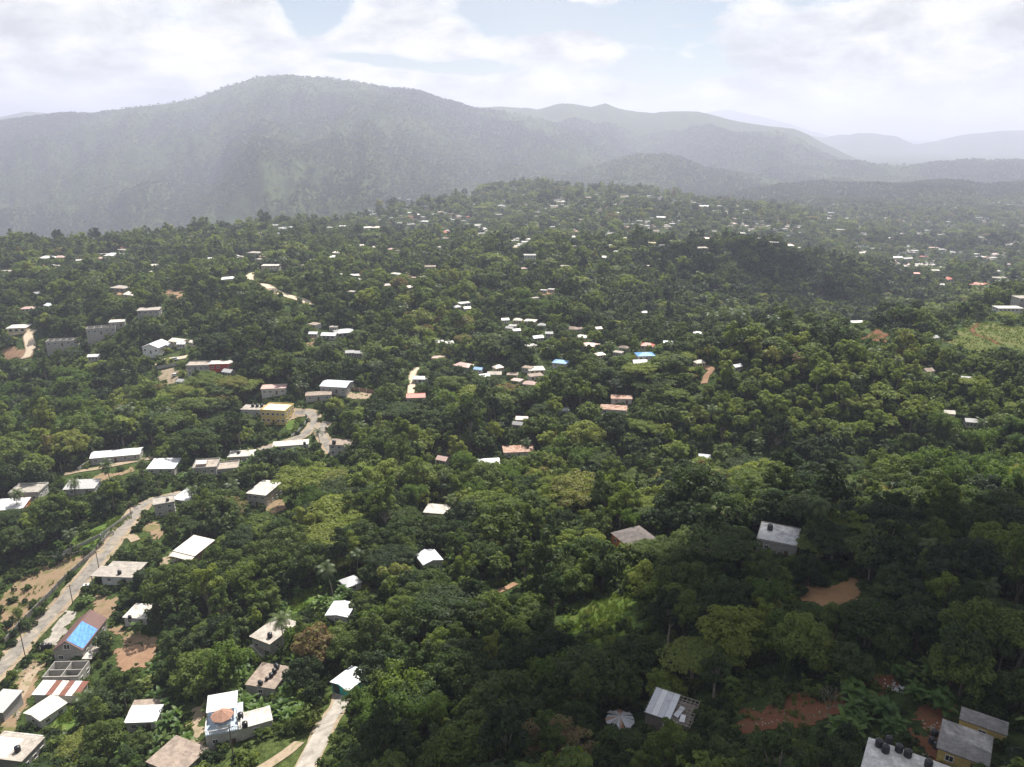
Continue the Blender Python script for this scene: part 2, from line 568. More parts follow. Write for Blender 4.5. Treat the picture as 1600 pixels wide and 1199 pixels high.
ROADS = [   # name, pixel line, width in metres, surface
    ('road', [(-40, 1085), (5, 1040), (40, 1003), (80, 960), (110, 927), (140, 893), (165, 862), (190, 830), (208, 806), (222, 790)], 4.6, 'asphalt'),
    ('road', [(222, 790), (240, 782), (262, 777), (290, 772)], 3.4, 'asphalt'),
    ('track', [(150, 868), (180, 846), (203, 838), (212, 846)], 3.0, 'dust'),
    ('track', [(100, 742), (125, 737), (150, 733), (175, 728), (205, 722), (240, 716)], 3.6, 'dust'),
    ('road', [(405, 704), (440, 694), (470, 683), (487, 668), (492, 655), (485, 646), (460, 646)], 3.8, 'asphalt'),
    ('road', [(520, 708), (508, 690), (500, 672), (512, 660)], 4.0, 'asphalt'),
    ('dirt_road', [(486, 478), (474, 470), (450, 463), (425, 452), (400, 444), (390, 437), (392, 430), (402, 426)], 5.5, 'pale'),
    ('dirt_road', [(1530, 506), (1519, 514), (1524, 523), (1541, 529), (1562, 539)], 3.2, 'red'),
    ('driveway', [(538, 1080), (530, 1105), (512, 1128), (497, 1160), (482, 1190), (470, 1215)], 4.2, 'concrete'),
    ('track', [(468, 1160), (450, 1175), (425, 1192), (390, 1215)], 3.2, 'dust'),
    ('track', [(0, 1120), (30, 1090), (45, 1060), (62, 1040)], 2.6, 'dust'),
    ('road', [(242, 570), (258, 563), (275, 561), (292, 558)], 3.0, 'pale'),
    ('road', [(640, 625), (643, 605), (645, 585), (652, 575)], 3.2, 'pale'),
    ('track', [(40, 560), (48, 545), (44, 525), (52, 516)], 5.5, 'pale'),
    ('track', [(770, 928), (790, 920), (806, 912)], 2.5, 'orange'),
    ('track', [(1100, 600), (1104, 588), (1112, 578), (1100, 574)], 3.5, 'orange'),
]
PATCHES = [  # name, outline pixels, surface
    ('bare_earth', [(15, 985), (0, 960), (5, 925), (30, 905), (70, 885), (110, 868), (128, 862), (140, 868), (100, 905), (60, 945), (35, 975)], 'brown'),
    ('grass_clearing', [(118, 870), (112, 845), (140, 825), (175, 812), (200, 803), (205, 812), (170, 838), (140, 855)], 'grass'),
    ('bare_earth', [(180, 1018), (205, 1010), (240, 1012), (246, 1030), (232, 1050), (200, 1048), (182, 1036)], 'orange'),
    ('yard', [(0, 1120), (18, 1075), (48, 1038), (66, 1030), (64, 1060), (52, 1078), (36, 1100), (30, 1150), (12, 1150), (0, 1160)], 'brown'),
    ('yard', [(140, 950), (152, 925), (170, 925), (178, 950), (166, 972), (150, 962)], 'brown'),
    ('yard', [(178, 975), (186, 988), (240, 998), (246, 1012), (205, 1010), (184, 1004), (172, 988)], 'brown'),
    ('yard', [(225, 832), (232, 820), (248, 812), (256, 830), (248, 842)], 'brown'),
    ('yard', [(408, 800), (420, 785), (442, 780), (446, 795), (424, 806)], 'brown'),
    ('yard', [(120, 755), (150, 745), (180, 738), (215, 728), (212, 736), (170, 748), (140, 762)], 'brown'),
    ('lawn', [(84, 1122), (96, 1104), (120, 1108), (118, 1130), (98, 1150), (84, 1142)], 'grass'),
    ('grass_clearing', [(448, 952), (455, 935), (480, 922), (505, 910), (500, 930), (478, 950), (460, 962)], 'grass'),
    ('grass_clearing', [(885, 1000), (880, 965), (905, 940), (950, 928), (1000, 935), (1005, 965), (975, 1000), (930, 1012)], 'weeds'),
    ('bare_earth', [(1242, 915), (1275, 918), (1305, 918), (1318, 902), (1340, 908), (1346, 930), (1325, 946), (1285, 945), (1255, 938)], 'tan'),
    ('bare_earth', [(1150, 1130), (1170, 1108), (1215, 1100), (1255, 1082), (1310, 1085), (1320, 1110), (1270, 1128), (1220, 1142), (1175, 1150)], 'red'),
    ('bare_earth', [(1352, 1075), (1380, 1050), (1402, 1068), (1398, 1085), (1370, 1085)], 'red'),
    ('bare_earth', [(1430, 1120), (1452, 1085), (1490, 1092), (1500, 1110), (1480, 1140), (1470, 1165), (1490, 1199), (1462, 1210), (1440, 1180)], 'red'),
    ('bare_earth', [(1345, 535), (1352, 526), (1372, 512), (1388, 522), (1384, 532), (1362, 537)], 'red'),
    ('grass_clearing', [(1478, 536), (1500, 524), (1505, 510), (1540, 503), (1575, 508), (1640, 518), (1640, 552), (1590, 549), (1545, 552), (1510, 546)], 'hillgrass'),
    ('bare_earth', [(2, 555), (10, 546), (30, 543), (52, 548), (50, 560), (20, 560)], 'orange'),
    ('bare_earth', [(256, 458), (262, 452), (285, 457), (291, 466), (272, 468)], 'orange'),
    ('bare_earth', [(174, 452), (190, 458), (205, 463), (190, 466), (182, 462)], 'orange'),
    ('yard', [(262, 601), (245, 582), (262, 578), (285, 578), (284, 592)], 'dust'),
    ('yard', [(478, 640), (462, 634), (452, 645), (452, 656), (478, 645)], 'dust'),
    ('lawn', [(440, 672), (442, 660), (462, 654), (474, 652), (464, 667)], 'grass'),
    ('yard', [(540, 612), (580, 612), (575, 622), (552, 624)], 'dust'),
    ('yard', [(66, 1012), (78, 990), (96, 968), (112, 950), (120, 958), (104, 985), (88, 1012)], 'concrete'),
    ('yard', [(484, 535), (488, 526), (498, 528), (494, 538), (490, 542)], 'orange'),
    ('bare_earth', [(840, 458), (862, 452), (872, 455), (868, 462), (850, 464)], 'orange'),
    ('yard', [(318, 1090), (325, 1100), (318, 1150), (330, 1170), (300, 1165), (300, 1110)], 'dust'),
    ('yard', [(262, 860), (270, 885), (292, 893), (262, 892), (252, 880)], 'dust'),
]

BLD = []     # every building: dict


def B(kind, label, px, py, w, d, h, yaw=0, roof='flat', wall='plaster', rmat='concrete', **kw):
    BLD.append(dict(kind=kind, label=label, px=px, py=py, w=w, d=d, h=h, yaw=yaw, roof=roof, wall=wall, rmat=rmat, near=True, **kw))
    return BLD[-1]


# ---- the houses one can read one by one
TARP = B('house', 'brown gabled house with a bright blue tarp over its roof', 110, 1038, 8.2, 15.0, 4.8, 2, 'gable', 'block', 'brown_metal', pitch=.72, win=(0, 3, 0), name='blue tarp house')
CARPORT = B('house', 'grey flat roofed house with a vehicle under its front overhang', 184, 914, 10.5, 8.0, 3.2, -4, 'flat', 'whitewash', 'concrete', over=.9, win=(2, 2, 1), name='flat roofed roadside house')
B('house', 'low white roofed house among trees beyond the blue tarp house', 213, 978, 7.2, 7.0, 2.6, -6, 'flat', 'plaster', 'pale_slab', win=(2, 1, 0), name='low white house')
ARCH = B('house', 'cream roofed house with an arched verandah facing downhill', 290, 877, 9.0, 9.5, 3.2, -22, 'shed', 'brown_wall', 'cream_metal', pitch=.10, win=(0, 1, 1), name='arched verandah house')
B('house', 'narrow two storey grey house where the road bends', 259, 806, 7.2, 6.0, 5.2, 24, 'flat', 'block', 'concrete', storeys=2, win=(2, 2, 1), parapet=.25, name='grey house at the bend')
B('shed', 'pale roofed lean-to beside the grey house at the road bend', 283, 790, 7.0, 8.0, 2.6, -18, 'shed', 'plaster', 'white_metal', pitch=.08, win=(1, 1, 0))
LONGW = B('house', 'long white roofed house with grey walls on the upper track', 181, 722, 20.5, 8.0, 3.0, 14, 'gablex', 'block', 'white_metal', pitch=.22, win=(5, 1, 1), name='long white roofed house')
B('house', 'plain white roofed house right of the long white roofed house', 252, 741, 11.5, 9.0, 2.8, 2, 'shed', 'plaster', 'white_metal', pitch=.10, win=(3, 1, 1), name='plain white roofed house')
B('house', 'grey parapet house just above the orange walled house', 40, 786, 11.0, 8.5, 4.2, 5, 'flat', 'plaster', 'concrete', parapet=.5, win=(3, 2, 1), name='grey parapet house')
B('house', 'orange walled house with a pale tin roof below the parapet house', 13, 808, 11.0, 8.0, 3.0, 8, 'shed', 'orange_wall', 'white_metal', pitch=.12, win=(3, 1, 0), name='orange walled house')
B('house', 'low grey roofed house beside the upper track, left of the plain white roof', 125, 774, 12.0, 7.0, 2.8, 6, 'shed', 'plaster', 'grey_metal', pitch=.12, win=(2, 1, 0))
CREAM = B('house', 'two storey house with a bright cream slab roof alone among trees', 402, 792, 8.6, 13.0, 5.4, -14, 'flat', 'plaster', 'pale_slab', storeys=2, win=(3, 4, 0), over=.25, name='cream slab house')
B('house', 'flat grey slab house with a black tank on the hill road', 377, 724, 11.0, 7.0, 3.2, 8, 'flat', 'block', 'pale_slab', win=(3, 2, 0), over=.35, name='slab house with tank')
UNF1 = B('house', 'unfinished two storey block house with a scrap roof on top', 322, 753, 9.5, 9.0, 6.4, 10, 'flat', 'block', 'rubble_slab', storeys=2, parapet=.5, win=(3, 2, 1), name='unfinished block house')
B('house', 'unfinished block house joined to the scrap roofed one', 356, 750, 9.0, 8.0, 4.8, 14, 'flat', 'block', 'rubble_slab', storeys=2, parapet=.6, win=(3, 2, 0))
B('house', 'long low house with a pale ledge roof below the hill road', 455, 706, 16.0, 6.0, 3.0, 12, 'flat', 'plaster', 'pale_slab', win=(5, 1, 0), over=.3, name='long low ledge house')
B('house', 'two storey house with a brown slab roof beside the forked road', 531, 712, 9.5, 6.5, 5.2, -4, 'flat', 'plaster', 'brown_slab', storeys=2, win=(3, 2, 0), over=.5, name='brown slab house')
YEL = B('house', 'big yellow two storey house with a cream roof deck', 428, 664, 13.0, 11.0, 6.6, -8, 'flat', 'yellow', 'cream_slab', storeys=2, parapet=.6, win=(5, 3, 1), over=.1, name='big yellow house')
B('house', 'grey slab house with a row of water tanks beside the yellow house', 394, 652, 11.0, 7.0, 3.6, -4, 'flat', 'plaster', 'concrete', win=(2, 1, 1))
STAIR = B('house', 'raised grey slab house with an outside stair behind a coconut palm', 410, 1024, 6.6, 10.2, 4.6, -28, 'flat', 'plaster', 'stained_slab', over=.5, win=(2, 2, 0), name='raised slab house')
BARE = B('house', 'bare brown slab roof littered with black tanks', 408, 1088, 7.8, 8.4, 2.8, -12, 'flat', 'block', 'brown_slab', over=.2, win=(1, 1, 0), name='bare slab roof')
TEAL = B('house', 'teal walled house with a white sheet metal roof and open carport', 532, 1086, 5.4, 6.6, 2.6, -34, 'gable', 'teal', 'white_metal', pitch=.22, over=.35, win=(0, 2, 0), name='teal house')
GAZ = B('house', 'roof terrace house with white balustrade and a pavilion on its deck', 352, 1166, 7.6, 9.0, 4.0, 16, 'flat', 'plaster', 'blue_deck', over=.1, win=(2, 2, 1), name='roof terrace house')
B('shed', 'white roofed annex with dark tanks beside the roof terrace house', 402, 1148, 7.0, 4.8, 3.0, 24, 'flat', 'plaster', 'pale_slab', over=.2, win=(1, 1, 0), name='white annex')
B('house', 'white tin roofed cottage in the banana grove', 222, 1142, 7.0, 4.6, 2.8, 3, 'shed', 'plaster', 'white_metal', pitch=.12, win=(2, 1, 0), name='white tin cottage')
B('shed', 'brown slab outbuilding behind the white tin cottage', 226, 1123, 6.5, 4.0, 2.2, 6, 'flat', 'block', 'brown_slab', win=(1, 0, 0))
B('house', 'weathered brown slab roof below the white tin cottage', 258, 1218, 9.0, 8.0, 3.0, -24, 'flat', 'plaster', 'brown_slab', win=(1, 1, 0), name='weathered slab roof')
RUST = B('house', 'tin house roofed in strips of rust and white sheets', 90, 1100, 12.0, 4.6, 3.0, -2, 'sheets', 'plaster', 'white_metal', pitch=.10, win=(1, 0, 0), name='rust striped house')
RUST2 = B('house', 'white gabled wing in front of the rust striped house', 54, 1134, 6.2, 7.0, 2.8, -26, 'gable', 'whitewash', 'cream_metal', pitch=.20, win=(1, 2, 0), over=.3, name='white gabled wing')
BLOK = B('house', 'concrete house with a dazzling white patch on its grey roof', 6, 1210, 11.0, 7.5, 4.4, -8, 'flat', 'block', 'stained_slab', over=.15, win=(2, 3, 0), name='white patched roof house')
B('shed', 'grey slatted shed at the edge of the lane', -6, 1128, 5.0, 7.0, 3.4, -6, 'shed', 'grey_metal', 'grey_metal', pitch=.1, win=(0, 0, 0))
B('shed', 'small silver sheet roof under trees above the coconut palm', 527, 975, 6.0, 6.5, 2.6, -8, 'gable', 'plaster', 'silver', pitch=.14, win=(1, 1, 0), name='small silver roof')
B('shed', 'little peaked white roof deep in the trees', 554, 924, 4.6, 4.6, 2.6, 38, 'hip', 'plaster', 'white_metal', pitch=.55, win=(1, 1, 0), name='little peaked roof')
B('house', 'white tin roof half hidden by tall dark trees', 677, 891, 6.4, 7.0, 3.0, 28, 'gable', 'plaster', 'silver', pitch=.25, win=(1, 1, 0), name='half hidden tin roof')
BRN = B('house', 'orange walled house under a brown hipped roof in the shade', 1002, 860, 10.5, 9.0, 3.6, 26, 'hip', 'orange_wall', 'umber_roof', pitch=.30, win=(2, 1, 2), name='brown hipped house')
SLAB = B('house', 'pale slab roofed house standing alone on the shaded slope', 1212, 866, 10.6, 10.6, 4.0, -24, 'flat', 'block', 'grey_slab', over=.2, win=(2, 2, 1), parapet=.2, name='lone pale slab house')
SHACK = B('shack', 'patched zinc shack with half its roof stripped to rafters', 1040, 1143, 8.4, 6.2, 2.6, -28, 'none', 'wood', 'zinc', win=(1, 1, 0), name='zinc shack')
TANKH = B('house', 'white roofed house carrying a row of black water tanks', 1408, 1266, 12.6, 9.5, 3.2, -32, 'flat', 'plaster', 'white_slab', over=.15, win=(2, 1, 0), name='tank row house')
YSLAB = B('house', 'yellow walled house with a mouldy grey slab roof on red earth', 1500, 1202, 7.0, 7.4, 2.6, -34, 'flat', 'yellow', 'mould_slab', over=.3, win=(2, 1, 1), name='mouldy slab house')
B('shed', 'lower grey slab wing behind the mouldy slab house', 1532, 1154, 7.0, 3.6, 2.3, -34, 'flat', 'yellow', 'mould_slab', over=.1, win=(1, 0, 0))
# ---- the middle distance
B('house', 'white gabled house with its gable end facing downhill on the left slope', 237, 560, 11.0, 12.0, 4.0, -10, 'gable', 'whitewash', 'white_metal', pitch=.36, win=(3, 2, 0), door=True, name='white gabled house')
B('house', 'red walled building with a pale roof line', 346, 581, 12.5, 6.5, 4.2, 6, 'flat', 'red_wall', 'pale_slab', win=(4, 1, 0), name='red walled building')
B('house', 'grey unfinished building beside the red walled building', 311, 588, 12.5, 8.0, 5.6, 5, 'flat', 'block', 'rubble_slab', storeys=2, win=(4, 2, 0), parapet=.4, name='grey unfinished building')
B('house', 'low pink roofed house uphill of the big yellow house', 428, 620, 12.5, 7.0, 3.4, 8, 'flat', 'plaster', 'pink_tin', win=(4, 1, 1), name='pink roofed house')
B('warehouse', 'silver grey metal roofed hall beside a paved yard', 521, 617, 14.5, 11.0, 3.6, -10, 'gablex', 'block', 'silver', pitch=.2, win=(4, 2, 0), name='silver hall')
B('house', 'low slab house in front of the silver hall', 498, 627, 13.0, 6.0, 3.0, 10, 'flat', 'block', 'brown_slab', win=(3, 1, 0))
B('house', 'house with a rusty red roof in the central valley', 650, 630, 9.5, 7.0, 3.0, 6, 'gablex', 'plaster', 'red_tin', pitch=.3, win=(3, 1, 0), name='rusty red roof house')
B('house', 'house with a sky blue sheet roof at the end of the terrace row', 873, 576, 8.0, 7.0, 3.0, -20, 'hip', 'plaster', 'blue_tin', pitch=.3, win=(2, 1, 0), name='sky blue roof')
B('house', 'house with a deep blue hipped roof among pale roofs', 1010, 564, 10.0, 7.5, 3.0, 6, 'hip', 'whitewash', 'blue2_tin', pitch=.3, win=(3, 1, 0), name='deep blue roof')
B('house', 'long unfinished concrete building shell, nearer of the two on the ridge', 99, 549, 19.0, 7.5, 3.6, 14, 'open', 'block', 'concrete', win=(5, 1, 0), name='near concrete shell')
B('house', 'long unfinished concrete building shell, farther of the two on the ridge', 160, 531, 17.0, 7.5, 4.4, 20, 'open', 'block', 'concrete', win=(5, 1, 0), name='far concrete shell')
B('house', 'white roofed end block of the farther concrete shell', 184, 515, 9.0, 7.5, 3.2, 18, 'flat', 'block', 'pale_slab', win=(2, 1, 0))
B('house', 'wide grey two storey block with a white stair tower', 233, 499, 13.5, 9.0, 5.6, 12, 'flat', 'block', 'concrete', storeys=2, win=(4, 2, 0))
B('house', 'rusty patched roof house, upper of a pair in the central woods', 971, 634, 10.5, 6.0, 2.8, -4, 'gablex', 'plaster', 'rust_tin', pitch=.2, win=(2, 1, 0), name='rusty roof pair')
B('house', 'wide rusty roof house, lower of a pair in the central woods', 958, 652, 13.0, 7.0, 2.8, -10, 'gablex', 'plaster', 'rust_tin', pitch=.22, win=(3, 1, 0))
B('house', 'rusty orange tin roof with a tank among the central trees', 811, 716, 14.0, 6.5, 2.8, 6, 'shed', 'plaster', 'rust_tin', pitch=.08, win=(3, 1, 0), name='rusty orange roof')
B('house', 'white slab roof in the middle of the central forest', 680, 812, 8.6, 7.0, 2.8, -10, 'flat', 'plaster', 'pale_slab', win=(2, 1, 0), name='white slab in forest')
B('house', 'low white roof below the rusty orange roof', 765, 734, 9.5, 5.0, 2.6, 8, 'shed', 'plaster', 'white_metal', pitch=.1, win=(2, 1, 0))
B('villa', 'white flat roofed villa on the right hill crest', 1340, 510, 14.0, 7.0, 3.2, 6, 'flat', 'whitewash', 'white_slab', over=.5, win=(4, 1, 1), name='hill crest villa')
B('apartment_block', 'white block with a bright roof at the edge of the right hill', 1578, 493, 17.0, 8.0, 5.0, 0, 'flat', 'whitewash', 'pale_slab', storeys=2, win=(6, 2, 2), name='white edge block')
B('apartment_block', 'tall grey block behind the white edge block', 1604, 486, 13.0, 9.0, 9.0, 4, 'flat', 'block', 'concrete', storeys=3, win=(4, 2, 2))
B('apartment_block', 'cream three storey block beside the pale dirt road', 423, 427, 15.0, 8.0, 6.4, 2, 'flat', 'cream_wall', 'pale_slab', storeys=3, win=(6, 2, 2), name='cream three storey block')
B('villa', 'white three storey villa with a parapet on the middle ridge', 828, 412, 11.0, 8.0, 7.0, 0, 'flat', 'whitewash', 'white_slab', storeys=3, win=(4, 2, 2), parapet=.6, name='tall white villa')
B('house', 'tan two storey block alone among dark trees', 672, 427, 10.0, 7.0, 5.6, 4, 'flat', 'cream_wall', 'brown_slab', storeys=2, win=(3, 2, 2), name='tan block')

# ---- repeats farther off: (px, py of the base, width in pixels, form, colour)
_FAR = """71 409 22 h W;92 407 15 h P;124 414 20 f W;158 409 14 h P;175 406 22 h W;161 402 13 f G;190 397 16 f G;88 420 10 f G;10 431 20 f G;243 420 12 g W;236 429 10 f W;184 457 26 f G;203 468 25 g C;58 465 10 g W
43 488 18 h P;75 484 18 g S;359 444 24 f W;330 409 8 g W;27 523 28 f C;146 565 16 g W;275 542 25 g C;259 546 12 g S;283 545 12 g W;300 542 10 g W;354 590 16 g W;283 605 16 g W;487 514 16 f B;489 528 13 g W
513 531 22 g W;540 528 28 h W;521 518 10 f G;547 559 12 g W;559 559 11 g W;686 541 14 g W;656 600 23 f W;683 568 18 f P;728 480 18 f W;716 486 10 h W;731 489 7 g W;790 506 10 g W;808 507 13 h W;827 508 18 f C
800 515 12 f W;795 519 12 g W;808 523 11 g W;846 515 10 h G;842 535 16 g W;858 528 12 g W;832 547 17 f W;703 543 8 g W;720 579 26 h P;746 584 12 g U;755 597 23 g W;772 593 22 f G;781 582 14 h C;800 593 17 f B
822 583 15 f B;839 586 25 f C;839 596 22 f B;826 609 19 h P;805 602 16 f P;892 521 18 h B;906 520 10 g W;936 520 10 g P;907 533 16 h C;921 548 25 h P;973 550 14 h B;964 559 14 f G;940 561 14 h C;1010 548 19 h R
1001 575 21 g W;1044 542 14 g S;1090 527 16 h G;1095 575 10 h W;948 658 16 g W;881 649 7 g W;689 729 12 g P;815 663 18 g P;808 673 10 g W;1100 725 13 g S;1154 581 14 g W;1461 535 12 g W;1433 431 13 h R;1483 442 18 h R
1470 449 9 g W;1525 450 19 h R;1541 448 14 h R;1516 454 9 g W;1555 440 16 f W;1571 438 10 f W;1558 427 8 f W;1510 601 12 g W;1453 589 10 g W;1482 656 13 g W;1517 669 12 g W;880 421 14 f W;963 399 11 g W;945 407 8 g W
1012 420 10 f W;1098 393 18 f W;1103 377 13 h R;1018 384 13 g Y;1061 380 11 f W;1035 388 9 f W;1006 494 6 g W;818 425 13 f P;848 459 9 f W;860 458 9 f W;838 472 9 f W;377 406 16 f G;396 402 20 f G;405 410 15 f G;475 419 9 f W
489 410 9 f W;525 400 16 h C;522 406 12 h C;531 435 16 f W;555 436 17 f W;562 442 9 g W;580 428 9 f W;617 434 18 f C;661 438 13 f W;646 439 9 f P;606 451 8 g W;549 462 12 f G;642 455 10 g P
430 355 11 g W;407 368 8 f W;436 369 5 g W;444 358 8 h W;453 358 8 h W;515 360 14 f W;535 358 15 f W;574 360 15 g W;590 360 14 g W;623 353 23 f W;642 354 16 f W;662 350 13 f W;695 368 13 h R;695 376 13 f W;565 388 11 g C
585 391 8 g W;610 394 11 h P;621 396 7 f W;683 390 11 f W;587 337 5 f W;580 338 4 f W;604 328 5 f W;625 312 5 f W;603 308 4 f W;637 324 5 f W;649 322 6 f W;666 330 6 f W;625 340 5 f W;592 346 6 f W;612 343 5 f W;640 335 5 g W;655 338 5 g P
721 284 7 f W;711 289 5 f W;700 280 4 f W;742 282 4 f W;736 305 5 f W;732 309 6 f W;687 334 9 h P;708 346 8 f W;725 348 7 f W;730 353 7 f W;747 354 10 f W;758 361 6 h P;752 369 14 f W;785 325 13 f W;812 332 5 f W;781 339 13 f G
842 334 8 f W;837 341 8 f G;875 319 11 f W;867 326 12 f C;886 325 8 f W;864 358 9 f W;841 297 5 f W;804 298 7 f W;792 287 8 f P;817 272 5 f W;825 272 5 f W;894 291 8 f W;915 295 7 f W;933 307 6 f W;920 312 13 f P;959 322 9 f W
973 310 9 f W;965 335 7 h W;907 346 8 f W;939 330 6 f W;925 369 7 f W;901 365 9 h R;896 375 9 h P;954 370 14 f W;976 375 8 f W;807 378 13 f W;826 378 12 h W;819 383 6 g W;805 391 7 h Y;897 389 9 f W;684 391 9 f W
976 311 12 f W;999 348 9 f W;1012 349 8 f W;1018 344 6 f W;1032 344 13 g G;1051 319 6 f W;1030 313 7 f W;1014 308 6 f W;1032 300 5 f W;1050 352 8 f W;1044 357 9 f C;1082 319 13 f C;1098 325 22 g W;1125 325 10 f W;1134 331 6 f W
1152 323 7 f Y;1166 330 8 f W;1192 354 5 f W;1188 359 7 f W;1230 357 8 f W;1248 358 6 f W;1145 354 16 f C;1166 357 10 f C;1174 361 7 f C;1026 364 10 g W;976 375 7 f Y;1114 364 9 f C;1161 369 12 f W;1184 375 9 f G;1208 383 15 f W;1234 388 13 h R;1248 390 9 f W
1297 335 12 f W;1295 340 12 f W;1295 344 10 f C;1341 342 7 f W;1323 344 8 f C;1344 356 5 f W;1313 362 28 f C;1352 368 7 f G;1344 399 12 f W;1392 375 14 f W;1411 348 8 f W;1414 322 7 f W;1424 324 6 f W;1435 323 8 f W;1478 322 8 f W
1492 327 8 f W;1556 319 9 f W;1566 318 10 f W;1578 322 10 f W;1548 324 8 f P;1528 343 12 f W;1537 348 8 f W;1484 349 8 f W;1451 349 6 f G;1448 363 8 f W;1408 368 10 f W;1436 368 7 f W;1468 370 11 f W;1498 362 6 f W;1531 374 11 f W
1566 355 10 f C;1596 355 9 f W;1400 407 19 g W;1420 408 17 g W;1424 398 11 f W;1420 386 8 f W;1456 391 18 f P;1472 394 15 f W;1488 397 13 f W;1500 398 10 f W;1526 401 13 f W;1556 402 11 h P;1536 406 13 f W;1550 408 10 f G;1576 386 15 f C
1560 426 8 f W;1576 416 8 g P;1430 420 12 f C;1444 419 12 f C;1458 418 12 f C;1472 422 12 f C;1462 428 14 f C;1404 416 8 f W;1415 419 9 f W;1446 401 7 f W;1590 396 10 f W;1566 404 8 f W"""
for row in _FAR.replace('\n', ';').split(';'):
    a, b, c_, f, k = row.split()
    BLD.append(dict(kind='house', label=None, px=int(a), py=int(b), wp=int(c_), form=f, tone=k, near=False, yaw=random.uniform(-32, 32)))

for b in BLD:
    p = hit(b['px'], b['py'])
    b['loc'] = p
    dep = project(p.x, p.y, p.z)[2]
    b['dep'] = float(dep)
    if not b['near']:
        b['w'] = max(5.0, b['wp'] * dep / FPX)
        b['d'] = b['w'] * random.uniform(.6, .85) if b['w'] < 16 else 9.0
        b['h'] = random.uniform(2.3, 3.0) if b['w'] < 11 else random.uniform(3.2, 4.2)

# ground polygons and lines in the world, and what must stay open to view
road_pts = []
VERGE = {'asphalt': 1.75, 'concrete': 1.3, 'pale': 1.25}
for (nm, line, wid, surf) in ROADS:
    road_pts.append((nm, [hit(*q) for q in line], wid, surf))
patch_pts = [(nm, [hit(*q) for q in line], surf) for (nm, line, surf) in PATCHES]

GUARD = []      # image boxes (px) with depth: no crown nearer than this may cover them
for b in BLD:
    p = b['loc']; dep = b['dep']; wpx = b['w'] / dep * FPX
    hpx = (b['h'] + 1.0) / dep * FPX
    dpx = b['d'] * abs(math.sin(PITCH + math.atan((b['py'] - 599.5) / FPX))) / dep * FPX
    if b['near']:
        GUARD.append((b['px'] - wpx * .50, b['py'] - hpx - dpx * .7, b['px'] + wpx * .56, b['py'] - hpx * (.42 if dep < 330 else .62), dep))
    else:
        GUARD.append((b['px'] - wpx * .22, b['py'] - hpx - dpx * .3, b['px'] + wpx * .22, b['py'] - hpx * .75, dep))
for (nm, pts, wid, surf) in road_pts:
    for a_, b_ in zip(pts[:-1], pts[1:]):
        for t in (0, .25, .5, .75):
            m_ = a_.lerp(b_, t)
            qx, qy, qd = project(m_.x, m_.y, m_.z)
            r_ = wid * .38 / qd * FPX
            GUARD.append((qx - r_, qy - r_ * .4, qx + r_, qy + r_ * .4, float(qd)))
for (nm, pts, surf) in patch_pts:
    cx_ = np.mean([[p.x, p.y, p.z] for p in pts], 0)
    for p in pts:
        for t in (.25, .6, .9):
            m_ = Vector(cx_).lerp(p, t)
            qx, qy, qd = project(m_.x, m_.y, m_.z)
            GUARD.append((qx - 3, qy - 2, qx + 3, qy + 2, float(qd)))
GUARD.append((940, 1096, 1000, 1134, 165.0))
_tr = random.Random(4)
for b in BLD:          # sun-bleached, weathered and painted roofs side by side
    if not b['near'] and b['tone'] == 'W':
        b['tone'] = _tr.choice('WWLLGGCLPB' if b['wp'] < 12 else 'WWLLGC')

# ------------------------------------------------------------------ plants
def leaf_material(name, stops, trans=.45, rough=.55, spec=.16):
    m = bpy.data.materials.new(name); m.use_nodes = True
    nt = m.node_tree; p = nt.nodes['Principled BSDF']
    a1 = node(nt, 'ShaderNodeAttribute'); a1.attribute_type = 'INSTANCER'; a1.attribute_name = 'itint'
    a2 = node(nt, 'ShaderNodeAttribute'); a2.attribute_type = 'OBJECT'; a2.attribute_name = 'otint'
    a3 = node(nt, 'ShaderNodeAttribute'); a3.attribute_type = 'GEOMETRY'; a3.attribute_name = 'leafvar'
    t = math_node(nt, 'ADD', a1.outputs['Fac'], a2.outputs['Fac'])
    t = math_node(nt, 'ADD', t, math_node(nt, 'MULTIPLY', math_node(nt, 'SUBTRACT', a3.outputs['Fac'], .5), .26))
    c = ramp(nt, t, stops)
    oi = node(nt, 'ShaderNodeObjectInfo')
    c = mix_rgb(nt, math_node(nt, 'MULTIPLY', math_node(nt, 'POWER', oi.outputs['Random'], 2.0), .55), c, mix_rgb(nt, 1.0, c, (1.15, 1.02, 1.7), 'MULTIPLY'))
    nt.links.new(c, p.inputs['Base Color'])
    p.inputs['Roughness'].default_value = rough
    p.inputs['Specular IOR Level'].default_value = spec
    tr = node(nt, 'ShaderNodeBsdfTranslucent')
    nt.links.new(mix_rgb(nt, 1.0, c, (1.25, 1.28, .58), 'MULTIPLY'), tr.inputs[0])
    mx = node(nt, 'ShaderNodeMixShader'); mx.inputs[0].default_value = trans
    nt.links.new(p.outputs[0], mx.inputs[1]); nt.links.new(tr.outputs[0], mx.inputs[2])
    nt.links.new(mx.outputs[0], nt.nodes['Material Output'].inputs[0])
    return m


